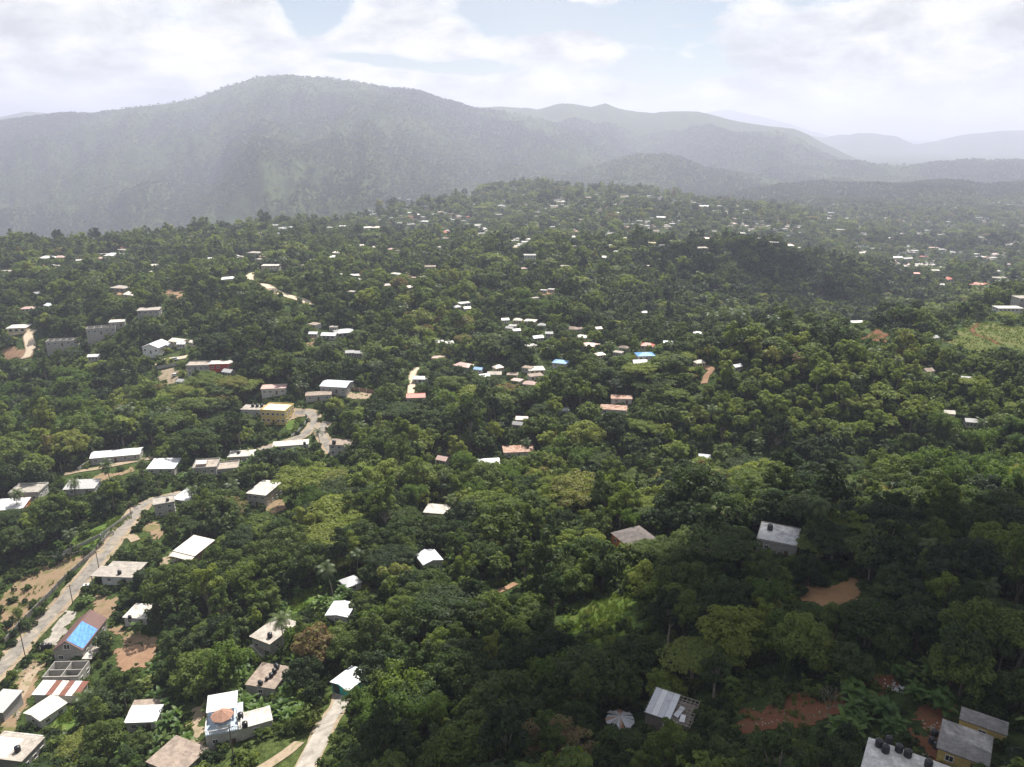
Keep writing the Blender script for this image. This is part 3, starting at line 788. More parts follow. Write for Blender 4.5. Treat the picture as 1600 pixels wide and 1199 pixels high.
M_LEAF = leaf_material('broad_leaves', [(0.0, (0.0231, 0.0407, 0.0143)), (0.22, (0.0506, 0.0814, 0.0209)), (0.42, (0.0946, 0.1342, 0.0286)), (0.6, (0.1452, 0.1914, 0.0363)), (0.78, (0.2035, 0.2398, 0.0407)), (0.9, (0.165, 0.165, 0.0495)), (1.0, (0.165, 0.11, 0.0495))])
M_PALM = leaf_material('palm_fronds', [(0, (.045, .072, .022)), (.6, (.085, .12, .030)), (1, (.16, .15, .045))], .28, .45, .3)
M_BAMB = leaf_material('bamboo_leaves', [(0, (.055, .096, .018)), (.5, (.092, .145, .024)), (1, (.145, .185, .034))], .42)
M_BANA = leaf_material('banana_leaves', [(0, (.055, .105, .022)), (.6, (.09, .155, .028)), (1, (.16, .18, .045))], .42, .45, .25)
M_BARK = mat_simple('bark', (.115, .092, .070), .95, .25, 3.0, .1)
M_BARKP = mat_simple('pale_bark', (.24, .21, .17), .95, .2, 3.0, .1)


def rand_unit(rg, n):
    v = rg.normal(size=(n, 3)); return v / np.linalg.norm(v, axis=1, keepdims=True)


def leaves(P, N, size, rg, ratio=.62, droop=.0):
    """one four cornered leaf (or leaf spray) at each point, facing N"""
    n = len(P)
    N = N / np.linalg.norm(N, axis=1, keepdims=True)
    T = np.cross(N, rand_unit(rg, n)); T /= np.linalg.norm(T, axis=1, keepdims=True)
    Bv = np.cross(N, T)
    s = (size * rg.uniform(.65, 1.35, n))[:, None]
    dz = np.array([0, 0, -1.0])[None] * droop * s
    V = np.stack([P - T * s * .5, P + Bv * s * .5 * ratio + N * s * .08, P + T * s * .5 + dz, P - Bv * s * .5 * ratio + N * s * .08], 1).reshape(-1, 3)
    return V, np.arange(4 * n, dtype=np.int32).reshape(n, 4)


def tube(path, radii, sides=6):
    path = [Vector(p) for p in path]; V = []; F = []
    for i, p in enumerate(path):
        t = (path[min(i + 1, len(path) - 1)] - path[max(i - 1, 0)]).normalized()
        a = t.orthogonal().normalized(); b = t.cross(a)
        for k in range(sides):
            q = k / sides * math.tau
            V.append(p + (a * math.cos(q) + b * math.sin(q)) * radii[i])
    for i in range(len(path) - 1):
        for k in range(sides):
            F.append((i * sides + k, i * sides + (k + 1) % sides, (i + 1) * sides + (k + 1) % sides, (i + 1) * sides + k))
    return np.array([tuple(v) for v in V]), np.array(F, np.int32)


def merge(parts):
    V = []; F = []; o = 0
    for v, f in parts:
        V.append(v); F.append(f + o); o += len(v)
    return np.concatenate(V), np.concatenate(F)


def leafvar(me, rg, first=0):
    n = len(me.polygons)
    a = me.attributes.new('leafvar', 'FLOAT', 'FACE')
    a.data.foreach_set('value', rg.random(n).astype(np.float32))


def crown_lobes(rg, nl, rx, rz, cz, flat, lobe, spread=1.0):
    """lobe centres and radii filling an uneven crown"""
    C = []; Rr = []
    k = 0
    while len(C) < nl and k < 4000:
        k += 1
        d = rand_unit(rg, 1)[0]
        q = rg.random() ** .42
        p = d * q
        if p[2] < -.45 * (1 - flat):
            continue
        r = lobe * rg.uniform(.65, 1.25) * (1 - .25 * q)
        c = np.array([p[0] * rx, p[1] * rx, p[2] * rz + cz])
        if C and min(np.linalg.norm((c - x) / (1, 1, .8)) for x in C) < lobe * .62 * spread:
            continue
        C.append(c); Rr.append(r)
    return np.array(C), np.array(Rr)


def crown_leaves(rg, C, Rr, n, size, up=.35, jitter=.55, squash=.8, droop=.15):
    w = Rr ** 2; k = rg.choice(len(C), n, p=w / w.sum())
    d = rand_unit(rg, n)
    d[:, 2] = np.where((d[:, 2] < -.2) & (rg.random(n) < .75), -d[:, 2], d[:, 2])
    r = Rr[k] * rg.uniform(.72, 1.06, n)
    P = C[k] + d * r[:, None] * np.array([1, 1, squash])
    N = d + np.array([0, 0, up]) + rand_unit(rg, n) * jitter
    return leaves(P, N, size, rg, droop=droop)


def limbs(rg, C, h0, rbase, top, count):
    """tapered trunk with limbs reaching into the crown"""
    parts = []
    lean = rg.uniform(-.05, .05, 2) * top
    stem = [(0, 0, -1.5), (0, 0, 0), (lean[0] * .4, lean[1] * .4, h0 * .6), (lean[0], lean[1], h0), (lean[0] * 1.5, lean[1] * 1.5, (h0 + top) * .5)]
    parts.append(tube(stem, [rbase * 1.4, rbase * 1.15, rbase * .85, rbase * .7, rbase * .25], 7))
    idx = rg.permutation(len(C))[:count]
    for i in idx:
        c = C[i]; f = (lean[0], lean[1], h0 * rg.uniform(.75, 1.0))
        m = ((f[0] + c[0]) * .5 + rg.normal() * .2, (f[1] + c[1]) * .5 + rg.normal() * .2, f[2] * .45 + c[2] * .55)
        parts.append(tube([f, m, tuple(c)], [rbase * .5, rbase * .32, rbase * .1], 5))
    return merge(parts)


SPECIES = {}


def make_broad(kind, seed, rx, rz, h0, nl, lobe, nleaf, size, flat=0., up=.35, jit=.55, squash=.8, barkm=None, nlimb=7, droop=.15, rbase=.3):
    rg = np.random.default_rng(seed)
    C, Rr = crown_lobes(rg, nl, rx, rz, h0 + rz * .75, flat, lobe)
    full = crown_leaves(rg, C, Rr, nleaf, size, up, jit, squash, droop)
    tr = limbs(rg, C, h0, rbase, h0 + rz, nlimb)
    mc = new_mesh(kind + '_crown', *full, [M_LEAF]); leafvar(mc, rg)
    mt = new_mesh(kind + '_trunk', *tr, [barkm or M_BARK], smooth=True)
    # the same tree with fewer, larger sprays for the woods farther off
    lodm = []
    for (f, sm) in ((.22, 2.0), (.06, 3.6)):
        V, F = crown_leaves(rg, C, Rr, int(nleaf * f), size * sm, up, jit * .9, squash, droop)
        if f > .1:
            Vt, Ft = tube([(0, 0, -1), (0, 0, h0), (0, 0, h0 + rz * .6)], [rbase, rbase * .7, rbase * .2], 4)
            Va, Fa = merge([(V, F), (Vt, Ft)])
            me = new_mesh(kind + '_far', Va, Fa, [M_LEAF, barkm or M_BARK], midx=np.r_[np.zeros(len(F)), np.ones(len(Ft))])
        else:
            me = new_mesh(kind + '_far', V, F, [M_LEAF])
        leafvar(me, rg); lodm.append(me)
    SPECIES.setdefault(kind, []).append(dict(crown=mc, trunk=mt, lod=lodm, r=rx + lobe * .6, h=h0 + rz * 1.75, species=kind))


# round, dense mango-like crowns
make_broad('round_tree', 1, 3.4, 2.8, 2.6, 26, 1.45, 3300, .52)
make_broad('round_tree', 2, 4.4, 3.4, 3.0, 34, 1.6, 4200, .55)
make_broad('round_tree', 3, 2.8, 3.4, 2.6, 24, 1.3, 2900, .50)
make_broad('round_tree', 4, 5.2, 3.6, 3.4, 40, 1.8, 4800, .60, jit=.7)
# wide, layered, flat-topped crowns
make_broad('spreading_tree', 5, 6.6, 1.3, 6.0, 44, 1.75, 4600, .50, flat=.7, up=.9, squash=.42, barkm=M_BARKP, nlimb=12, rbase=.42, droop=.05)
make_broad('spreading_tree', 6, 5.4, 1.5, 5.2, 34, 1.7, 3900, .50, flat=.6, up=.8, squash=.48, barkm=M_BARKP, nlimb=10, rbase=.36, droop=.05)
# tall and loose, sky showing between the boughs
make_broad('tall_tree', 7, 2.9, 4.4, 5.4, 24, 1.15, 2300, .55, jit=.8, barkm=M_BARKP, nlimb=12)
make_broad('tall_tree', 8, 3.5, 3.8, 6.0, 22, 1.2, 2300, .60, jit=.9, barkm=M_BARKP, nlimb=12)
make_broad('tall_tree', 9, 2.2, 4.8, 4.4, 22, 1.1, 2200, .50, jit=.7, nlimb=10)
# bushes
make_broad('bush', 10, 1.6, 1.2, .3, 12, .75, 900, .40, jit=.7, nlimb=3, rbase=.08)
make_broad('bush', 11, 2.2, 1.3, .3, 15, .85, 1100, .45, jit=.8, nlimb=3, rbase=.09)
make_broad('bush', 12, 1.2, 1.7, .3, 10, .7, 800, .38, jit=.8, nlimb=3, rbase=.07)


def make_palm(seed, h):
    rg = np.random.default_rng(seed)
    lean = rg.normal(size=2) * h * .07
    stem = [(lean[0] * t * t, lean[1] * t * t, -1 + (h + 1) * t) for t in np.linspace(0, 1, 7)]
    tr = tube(stem, [.26, .2, .17, .15, .14, .13, .12], 7)
    top = np.array(stem[-1]); parts = []
    for k in range(22):
        a = k * 2.39996 + rg.normal() * .15; e = R(72) - k / 22 * R(112) + rg.normal() * .08
        L = 4.0 * rg.uniform(.85, 1.1); seg = 9
        p = top.copy(); pts = [p.copy()]; ee = e
        for s in range(seg):
            p = p + L / seg * np.array([math.cos(a) * math.cos(ee), math.sin(a) * math.cos(ee), math.sin(ee)])
            ee -= .11 + .035 * s; pts.append(p.copy())
        pts = np.array(pts); side = np.array([-math.sin(a), math.cos(a), 0])
        V = []; F = []
        for s in range(1, seg + 1):
            ln = .95 * math.sin(math.pi * (s / (seg + 1)) ** .7) + .12
            for sg in (-1, 1):
                for off in (0., .5):
                    b0 = pts[s - 1] * (1 - off) + pts[s] * off; d = (pts[s] - pts[s - 1]); d /= np.linalg.norm(d)
                    b1 = b0 + d * .16
                    tip = b0 + side * sg * ln * .8 + d * ln * .45 + np.array([0, 0, -.38 * ln])
                    n0 = len(V); V += [b0, b1, tip + d * .05, tip - d * .04]; F.append((n0, n0 + 1, n0 + 2, n0 + 3))
        parts.append((np.array(V), np.array(F, np.int32)))
    mc = new_mesh('palm_crown', *merge(parts), [M_PALM]); leafvar(mc, rg)
    mt = new_mesh('palm_trunk', *tr, [M_BARKP], smooth=True)
    V, F = merge(parts[::2]); Va, Fa = merge([(V, F), tr])
    me = new_mesh('palm_far', Va, Fa, [M_PALM, M_BARKP], midx=np.r_[np.zeros(len(F)), np.ones(len(tr[1]))]); leafvar(me, rg)
    SPECIES.setdefault('coconut_palm', []).append(dict(crown=mc, trunk=mt, lod=[me, me], r=3.4, h=h + 1.5, species='coconut_palm'))


make_palm(20, 9.5); make_palm(21, 7.0); make_palm(22, 12.0)


def make_bamboo(seed, n, h):
    rg = np.random.default_rng(seed); cul = []; P = []; N = []
    for k in range(n):
        a = rg.random() * math.tau; b = rg.random() ** .5
        base = np.array([math.cos(a), math.sin(a), 0]) * b * 1.1
        H = h * rg.uniform(.7, 1.05); out = rg.uniform(1.6, 3.6) * (.35 + b)
        pts = []
        for t in np.linspace(0, 1, 9):
            z = H * math.sin(t * 2.05) / math.sin(math.pi / 2) if t > .0 else -.6
            pts.append(base + np.array([math.cos(a) * out * t ** 2.2, math.sin(a) * out * t ** 2.2, z]))
        pts = np.array(pts)
        cul.append(tube([tuple(p) for p in pts], list(np.linspace(.07, .015, 9)), 4))
        m = 95
        t = rg.uniform(.36, 1.0, m); f = t * 8; i = np.minimum(f.astype(int), 7); fr = (f - i)[:, None]
        c = pts[i] * (1 - fr) + pts[i + 1] * fr
        wd = .85 * np.sin(np.clip((t - .30) / .72, 0, 1) * math.pi) ** .7 + .12
        d = rand_unit(rg, m)
        P.append(c + d * wd[:, None] * rg.uniform(.5, 1, m)[:, None]); N.append(d + (0, 0, .7) + rand_unit(rg, m) * .5)
    P = np.concatenate(P); N = np.concatenate(N)
    full = leaves(P, N, .48, rg, .55, .35)
    mc = new_mesh('bamboo_crown', *full, [M_BAMB]); leafvar(mc, rg)
    mt = new_mesh('bamboo_culms', *merge(cul), [M_BAMB]); leafvar(mt, rg)
    lod = []
    for st, sz in ((4, 1.0), (14, 1.9)):
        me = new_mesh('bamboo_far', *leaves(P[::st], N[::st], sz, rg, .6, .3), [M_BAMB]); leafvar(me, rg); lod.append(me)
    SPECIES.setdefault('bamboo_clump', []).append(dict(crown=mc, trunk=mt, lod=lod, r=3.2, h=h, species='bamboo_clump'))


make_bamboo(30, 26, 8.5); make_bamboo(31, 32, 10.0); make_bamboo(32, 20, 7.5)


def make_banana(seed, n, h):
    rg = np.random.default_rng(seed); parts = []; stems = []
    for s in range(n):
        b = rg.normal(size=2) * (.0 if n == 1 else .9); H = h * rg.uniform(.6, 1.1)
        stems.append(tube([(b[0], b[1], -.5), (b[0], b[1], H)], [.16, .09], 6))
        for k in range(9):
            a = k * 2.4 + rg.normal() * .2; e = R(75) - k * R(9) + rg.normal() * .1; L = rg.uniform(1.6, 2.5)
            p = np.array([b[0], b[1], H]); seg = 5; V = []; F = []
            side = np.array([-math.sin(a), math.cos(a), 0]); wv = [.10, .34, .40, .36, .24, .04]
            for i in range(seg + 1):
                dd = np.array([math.cos(a) * math.cos(e), math.sin(a) * math.cos(e), math.sin(e)])
                V += [p - side * wv[i] + (0, 0, .07), p.copy(), p + side * wv[i] + (0, 0, .07)]
                p = p + dd * L / seg; e -= .30
            for i in range(seg):
                F += [(3 * i, 3 * i + 1, 3 * i + 4, 3 * i + 3), (3 * i + 1, 3 * i + 2, 3 * i + 5, 3 * i + 4)]
            parts.append((np.array(V), np.array(F, np.int32)))
    mc = new_mesh('banana_leaves', *merge(parts), [M_BANA]); leafvar(mc, rg)
    mt = new_mesh('banana_stem', *merge(stems), [M_BANA]); leafvar(mt, rg)
    SPECIES.setdefault('banana_plant', []).append(dict(crown=mc, trunk=mt, lod=[mc, mc], r=1.6, h=h + 1.2, species='banana_plant'))


make_banana(40, 2, 2.2); make_banana(41, 3, 2.6); make_banana(42, 3, 1.9)


def make_bare(seed):
    rg = np.random.default_rng(seed); parts = []
    def grow(p, d, L, r, lv):
        q = p + d * L
        parts.append(tube([tuple(p), tuple((p + q) / 2 + rg.normal(size=3) * L * .06), tuple(q)], [r, r * .8, r * .6], 4))
        if lv:
            for _ in range(3 if lv > 1 else 4):
                dd = d + rand_unit(rg, 1)[0] * .75 + (0, 0, .12); grow(q, dd / np.linalg.norm(dd), L * .68, r * .55, lv - 1)
    grow(np.array([0, 0, -.5]), np.array([0, 0, 1.0]), 1.8, .12, 4)
    V, F = merge(parts[1:])
    mc = new_mesh('bare_branches', V, F, [MATS['pale_bark']]); mt = new_mesh('bare_trunk', *parts[0], [MATS['pale_bark']])
    SPECIES.setdefault('bare_tree', []).append(dict(crown=mc, trunk=mt, lod=[mc, mc], r=2.2, h=5, species='bare_tree'))


make_bare(50)


# ---- where the plants grow
def in_poly(x, y, poly):
    inside = np.zeros(len(x), bool)
    n = len(poly)
    for i in range(n):
        x0, y0 = poly[i][0], poly[i][1]; x1, y1 = poly[(i + 1) % n][0], poly[(i + 1) % n][1]
        c = ((y0 > y) != (y1 > y)) & (x < (x1 - x0) * (y - y0) / (y1 - y0 + 1e-12) + x0)
        inside ^= c
    return inside


def seg_dist(x, y, a, b):
    dx, dy = b[0] - a[0], b[1] - a[1]
    t = np.clip(((x - a[0]) * dx + (y - a[1]) * dy) / (dx * dx + dy * dy + 1e-9), 0, 1)
    return np.hypot(x - a[0] - t * dx, y - a[1] - t * dy)


def jitter_grid(y0, y1, step, umax, seed):
    rg = np.random.default_rng(seed)
    ys = np.arange(y0, y1, step)
    X = []; Y = []
    for j, yy in enumerate(ys):
        xm = umax * yy + 20
        xs = np.arange(-xm, xm, step) + (step * .5 if j % 2 else 0)
        X.append(xs + rg.uniform(-.46, .46, len(xs)) * step); Y.append(yy + rg.uniform(-.46, .46, len(xs)) * step)
    return np.concatenate(X), np.concatenate(Y)


def clear_of(x, y, r, soft=False):
    """true where a plant of radius r stands clear of roads, houses and clearings"""
    ok = np.ones(len(x), bool)
    for (nm, pts, wid, surf) in road_pts:
        P = [(p.x, p.y) for p in pts]
        near = (x > min(p[0] for p in P) - 14) & (x < max(p[0] for p in P) + 14) & (y > min(p[1] for p in P) - 14) & (y < max(p[1] for p in P) + 14)
        i = np.nonzero(near & ok)[0]
        if len(i):
            d = np.min([seg_dist(x[i], y[i], a, b) for a, b in zip(P[:-1], P[1:])], 0)
            ok[i[d < wid * .5 + r[i] * .55]] = False
    for b in BLD:
        p = b['loc']; m = .5 * max(b['w'], b['d'])
        i = np.nonzero((np.abs(x - p.x) < m + 9) & (np.abs(y - p.y) < m + b['d'] * .5 + 9) & ok)[0]
        if len(i):
            a = R(b['yaw']); dx, dy = x[i] - p.x, y[i] - p.y
            lx = dx * math.cos(a) + dy * math.sin(a); ly = -dx * math.sin(a) + dy * math.cos(a) - b['d'] * .5
            ddx = np.maximum(np.abs(lx) - b['w'] * .5, 0); ddy = np.maximum(np.abs(ly) - b['d'] * .5, 0)
            ok[i[np.hypot(ddx, ddy) < r[i] * .72]] = False
    for (nm, pts, surf) in patch_pts:
        P = [(p.x, p.y) for p in pts]
        i = np.nonzero((x > min(p[0] for p in P)) & (x < max(p[0] for p in P)) & (y > min(p[1] for p in P)) & (y < max(p[1] for p in P)) & ok)[0]
        if len(i):
            ins = in_poly(x[i], y[i], P)
            if soft and surf not in ('concrete', 'dust', 'pale'):
                ins &= fbm(x[i] / 5.5, y[i] / 5.5, 2, 71) < (.60 if surf in ('orange', 'tan', 'grass') else .36 if surf in ('hillgrass', 'red', 'weeds') else .50)
            ok[i[ins]] = False
    return ok


def unguarded(x, y, z, r, h):
    """true where the crown does not hide a house or road the photograph shows"""
    px, py, dep = project(x, y, z)
    _, ty, _ = project(x, y, z + h)
    rp = r / dep * FPX * .80
    ok = np.ones(len(x), bool)
    for (x0, y0, x1, y1, dg) in GUARD:
        ok &= ~((dep < dg - 1.0) & (px + rp > x0) & (px - rp < x1) & (py - rp * .2 > y0) & (ty + rp * .12 < y1))
    return ok


def in_img(x, y, z, boxes):
    px, py, _ = project(x, y, z)
    m = np.zeros(len(x), bool)
    for (a, b, c, d) in boxes:
        m |= (px > a) & (px < c) & (py > b) & (py < d)
    return m


BAMBOO_AT = [(-40, 590, 150, 690), (720, 740, 830, 800), (1440, 690, 1650, 800), (470, 770, 520, 830), (560, 1120, 700, 1199), (1000, 560, 1060, 590), (1330, 690, 1420, 790), (800, 470, 870, 500), (10, 690, 60, 740)]
SPREAD_AT = [(370, 840, 570, 900), (1080, 735, 1340, 810), (700, 600, 790, 650), (240, 610, 400, 700), (930, 590, 1050, 640), (1020, 560, 1090, 600)]
BANANA_AT = [(230, 1000, 330, 1199), (140, 1130, 330, 1199), (1380, 1040, 1470, 1140), (300, 1040, 480, 1130), (430, 900, 560, 960), (1290, 1070, 1400, 1160), (280, 700, 480, 760), (700, 980, 780, 1050)]
LIME_AT = [(1070, 560, 1480, 700), (380, 840, 560, 900), (620, 440, 740, 560), (1560, 740, 1640, 830), (1080, 660, 1200, 800), (560, 700, 860, 800)]
PALM_PX = [(446, 1030, 2), (112, 868, 0), (28, 800, 1), (12, 756, 1), (118, 775, 1), (172, 752, 1), (226, 752, 0), (700, 815, 0), (1278, 862, 2), (1290, 840, 0), (500, 700, 0), (592, 690, 1), (545, 720, 1), (138, 1130, 1), (152, 1122, 1), (760, 640, 1),
           (520, 930, 0), (560, 900, 0), (640, 720, 0), (820, 720, 0), (700, 560, 0), (745, 545, 0), (760, 548, 1), (775, 552, 0), (735, 555, 1), (650, 560, 0), (600, 590, 1), (860, 560, 1), (940, 590, 0), (1050, 560, 1), (1320, 700, 0), (1190, 720, 0), (1420, 610, 1), (1530, 690, 0),
           (470, 620, 1), (350, 640, 0), (250, 660, 1), (300, 790, 1), (330, 830, 1), (190, 690, 1), (880, 780, 0), (920, 720, 1), (1010, 740, 0), (1060, 800, 1), (1120, 850, 0), (1450, 900, 0), (1540, 960, 1), (1560, 1050, 1), (1350, 1010, 1), (820, 880, 1), (640, 1000, 1)]

CAND = dict(x=[], y=[], sp=[], var=[], s=[], tint=[])


def add_band(y0, y1, step, umax, seed, smul=1.0):
    x, y = jitter_grid(y0, y1, step, umax, seed)
    rg = np.random.default_rng(seed + 1)
    z = ground_at(x, y)
    n = len(x)
    nz = fbm(x / 70, y / 70, 3, 61); nz2 = fbm(x / 30, y / 30, 3, 62)
    sp = np.full(n, 'round_tree', dtype=object)
    u = rg.random(n)
    sp[u < .26] = 'tall_tree'
    sp[(u > .26) & (u < .285) & (y > 250)] = 'coconut_palm'
    sp[(u > .95) | ((nz > .66) & (u > .74))] = 'spreading_tree'
    bam = in_img(x, y, z, BAMBOO_AT) & (rg.random(n) < .7)
    sp[bam | ((nz2 > .74) & (u > .5))] = 'bamboo_clump'
    spr = in_img(x, y, z, SPREAD_AT) & (rg.random(n) < .55)
    sp[spr] = 'spreading_tree'
    lime = in_img(x, y, z, [(1080, 575, 1600, 690)]) & (y < 600)
    s0 = np.where(lime, .80, 1.0)
    thin = (y > 1000) & (rg.random(n) < .30)
    s = np.clip(rg.lognormal(-.12, .27, n), .45, 1.6) * smul * (.80 + .46 * nz) * s0
    # weed out trees crowding the spreading ones is left to nature: crowns interlock
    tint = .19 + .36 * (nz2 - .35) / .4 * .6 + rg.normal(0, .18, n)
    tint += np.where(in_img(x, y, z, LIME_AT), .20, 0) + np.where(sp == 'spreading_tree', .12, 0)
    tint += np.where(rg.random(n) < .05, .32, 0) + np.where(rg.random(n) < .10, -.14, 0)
    tint += np.where(in_img(x, y, z, [(985, 372, 1330, 480), (1300, 400, 1420, 470)]) & (y < 980), -.17, 0) + np.where(in_img(x, y, z, [(1060, 560, 1540, 690)]), .12, 0) + np.where(y > 1020, .10, 0)  # ridge's shade and part of the spur's brightness put into leaf tint
    tint = np.where(lime, .40 + .40 * (tint - .1), tint)
    tint = tint + np.where(in_img(x, y, z, [(1090, 692, 1600, 760)]) & (y < 420), -.16, 0)  # shaded valley foot painted by darkening the leaf tint
    k_ = ~thin
    x, y, z, sp, s, tint = x[k_], y[k_], z[k_], sp[k_], s[k_], tint[k_]; n = len(x)
    CAND['x'].append(x); CAND['y'].append(y); CAND['sp'].append(sp); CAND['s'].append(s)
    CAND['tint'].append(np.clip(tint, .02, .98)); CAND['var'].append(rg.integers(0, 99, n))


add_band(72, 400, 6.0, .92, 100, 1.12)
add_band(400, 900, 6.6, .84, 101, 1.0)
add_band(900, 1500, 9.0, .80, 102, 1.15)
add_band(1500, 2200, 12.0, .78, 103, 1.4)
X = np.concatenate(CAND['x']); Y = np.concatenate(CAND['y']); SP = np.concatenate(CAND['sp']); SC = np.concatenate(CAND['s']); TI = np.concatenate(CAND['tint']); VA = np.concatenate(CAND['var'])
nvar = {k: len(v) for k, v in SPECIES.items()}
VA = np.array([v % nvar[k] for v, k in zip(VA, SP)])
RAD = np.array([SPECIES[k][v]['r'] for k, v in zip(SP, VA)]) * SC
HGT = np.array([SPECIES[k][v]['h'] for k, v in zip(SP, VA)]) * SC
Z = ground_at(X, Y)
keep = clear_of(X, Y, RAD)
_px, _py, _ = project(X, Y, Z)
SPARSE = [([(0, 1060), (60, 985), (150, 890), (215, 850), (250, 900), (250, 1000), (190, 1050), (140, 1060), (120, 1110), (130, 1150), (60, 1199), (0, 1199)], .30), ([(0, 900), (90, 850), (200, 795), (215, 805), (150, 868), (30, 985), (0, 1000)], .30),
          ([(1420, 480), (1640, 480), (1640, 565), (1470, 560), (1420, 530)], .22), ([(1140, 1060), (1330, 1060), (1330, 1150), (1140, 1150)], .35), ([(1340, 1040), (1600, 1060), (1600, 1199), (1420, 1199)], .5), ([(870, 920), (1010, 920), (1010, 1015), (870, 1015)], .25),
          ([(230, 540), (300, 535), (300, 605), (240, 610)], .4), ([(380, 630), (500, 625), (500, 690), (400, 690)], .4), ([(380, 425), (490, 425), (490, 485), (380, 465)], .6)]
for poly, pr in SPARSE:
    keep &= ~(in_poly(_px, _py, poly) & (np.random.default_rng(41).random(len(X)) > pr))
X, Y, Z, SP, SC, TI, VA, RAD, HGT = [a[keep] for a in (X, Y, Z, SP, SC, TI, VA, RAD, HGT)]
ok = unguarded(X, Y, Z, RAD, HGT)
# where a full tree would hide a house the photograph shows, a lower bush or young tree grows instead
bad = ~ok
small = bad & (Y < 900)
SP[small] = 'bush'
VA[small] = VA[small] % 3
SC[small] = SC[small] * .9
RAD[small] = 2.0 * SC[small]; HGT[small] = 2.6 * SC[small]
keep = ok | (small & unguarded(X, Y, Z, RAD, HGT))
X, Y, Z, SP, SC, TI, VA, RAD, HGT = [a[keep] for a in (X, Y, Z, SP, SC, TI, VA, RAD, HGT)]
# bananas, palms, undergrowth
rg = np.random.default_rng(77)
bx, by = jitter_grid(80, 420, 3.3, .80, 300)
bz = ground_at(bx, by)
ban = in_img(bx, by, bz, BANANA_AT) & (rg.random(len(bx)) < .62) | (rg.random(len(bx)) < .006)
bush = ~ban & (rg.random(len(bx)) < .92)
br = np.where(ban, 1.5, 1.7)
okb = clear_of(bx, by, br, True) & unguarded(bx, by, bz, br, np.where(ban, 3.2, 2.4))
ban &= okb; bush &= okb
ex = [np.array(a) for a in ([], [], [], [], [], [], [])]


def extend(x, y, sp, s, tint, var, rad, hgt):
    global X, Y, Z, SP, SC, TI, VA, RAD, HGT
    n = len(x)
    X = np.r_[X, x]; Y = np.r_[Y, y]; Z = np.r_[Z, ground_at(x, y)]
    SP = np.r_[SP, np.full(n, sp, dtype=object)]; SC = np.r_[SC, s]; TI = np.r_[TI, tint]; VA = np.r_[VA, var]; RAD = np.r_[RAD, rad]; HGT = np.r_[HGT, hgt]


nb = int(ban.sum())
extend(bx[ban], by[ban], 'banana_plant', rg.uniform(.8, 1.25, nb), np.clip(rg.normal(.4, .25, nb), .02, .95), rg.integers(0, 3, nb), np.full(nb, 1.6), np.full(nb, 3.2))
pp = [hit(a, b) for a, b, c in PALM_PX]
extend(np.array([p.x for p in pp]), np.array([p.y for p in pp]), 'coconut_palm', rg.uniform(.9, 1.1, len(pp)), np.clip(rg.normal(.35, .2, len(pp)), .02, .9), np.array([c for a, b, c in PALM_PX]), np.full(len(pp), 3.2), np.full(len(pp), 10.))
hb = [hit(a, b) for a, b in ((1292, 1118), (268, 1075), (1300, 1096))]
extend(np.array([p.x for p in hb]), np.array([p.y for p in hb]), 'bare_tree', np.array([1.1, .7, .8]), np.full(3, .3), np.zeros(3, int), np.full(3, 2.), np.full(3, 4.))
FX, FY = bx[bush], by[bush]

PX, PY, DEP = project(X, Y, Z + HGT * .6)
INVIEW = (PX > -20) & (PX < 1620) & (PY > -20) & (PY < 1215)


def scatter(name, x, y, z, sc, rz, idx, tint, meshes, kind='stuff'):
    """one object that instances the given meshes at points (woods nobody could count)"""
    n = len(x)
    me = bpy.data.meshes.new(name)
    me.vertices.add(n); me.vertices.foreach_set('co', np.stack([x, y, z], 1).astype(np.float32).ravel())
    for an, ty, dat in (('iscale', 'FLOAT', sc), ('irot', 'FLOAT', rz), ('itint', 'FLOAT', tint), ('iidx', 'INT', idx)):
        a = me.attributes.new(an, ty, 'POINT'); a.data.foreach_set('value', np.asarray(dat, np.int32 if ty == 'INT' else np.float32))
    src = bpy.data.collections.new(name + '_kinds')
    for i, m in enumerate(meshes):
        src.objects.link(bpy.data.objects.new('%s_kind_%02d' % (name, i), m))
    ng = bpy.data.node_groups.new(name + '_spread', 'GeometryNodeTree')
    ng.interface.new_socket('Geometry', in_out='INPUT', socket_type='NodeSocketGeometry')
    ng.interface.new_socket('Geometry', in_out='OUTPUT', socket_type='NodeSocketGeometry')
    gi = ng.nodes.new('NodeGroupInput'); go = ng.nodes.new('NodeGroupOutput')
    ci = ng.nodes.new('GeometryNodeCollectionInfo'); ci.inputs['Collection'].default_value = src
    ci.inputs['Separate Children'].default_value = True; ci.inputs['Reset Children'].default_value = True
    ip = ng.nodes.new('GeometryNodeInstanceOnPoints'); ip.inputs['Pick Instance'].default_value = True
    def attr(nm, ty):
        q = ng.nodes.new('GeometryNodeInputNamedAttribute'); q.data_type = ty; q.inputs[0].default_value = nm
        return [s for s in q.outputs if s.enabled][0]
    cx = ng.nodes.new('ShaderNodeCombineXYZ')
    ng.links.new(attr('irot', 'FLOAT'), cx.inputs[2])
    ng.links.new(gi.outputs[0], ip.inputs['Points']); ng.links.new(ci.outputs[0], ip.inputs['Instance'])
    ng.links.new(attr('iidx', 'INT'), ip.inputs['Instance Index'])
    ng.links.new(cx.outputs[0], ip.inputs['Rotation']); ng.links.new(attr('iscale', 'FLOAT'), ip.inputs['Scale'])
    ng.links.new(ip.outputs[0], go.inputs[0])
    o = link(name, me, kind=kind)
    md = o.modifiers.new('spread', 'NODES'); md.node_group = ng
    return o


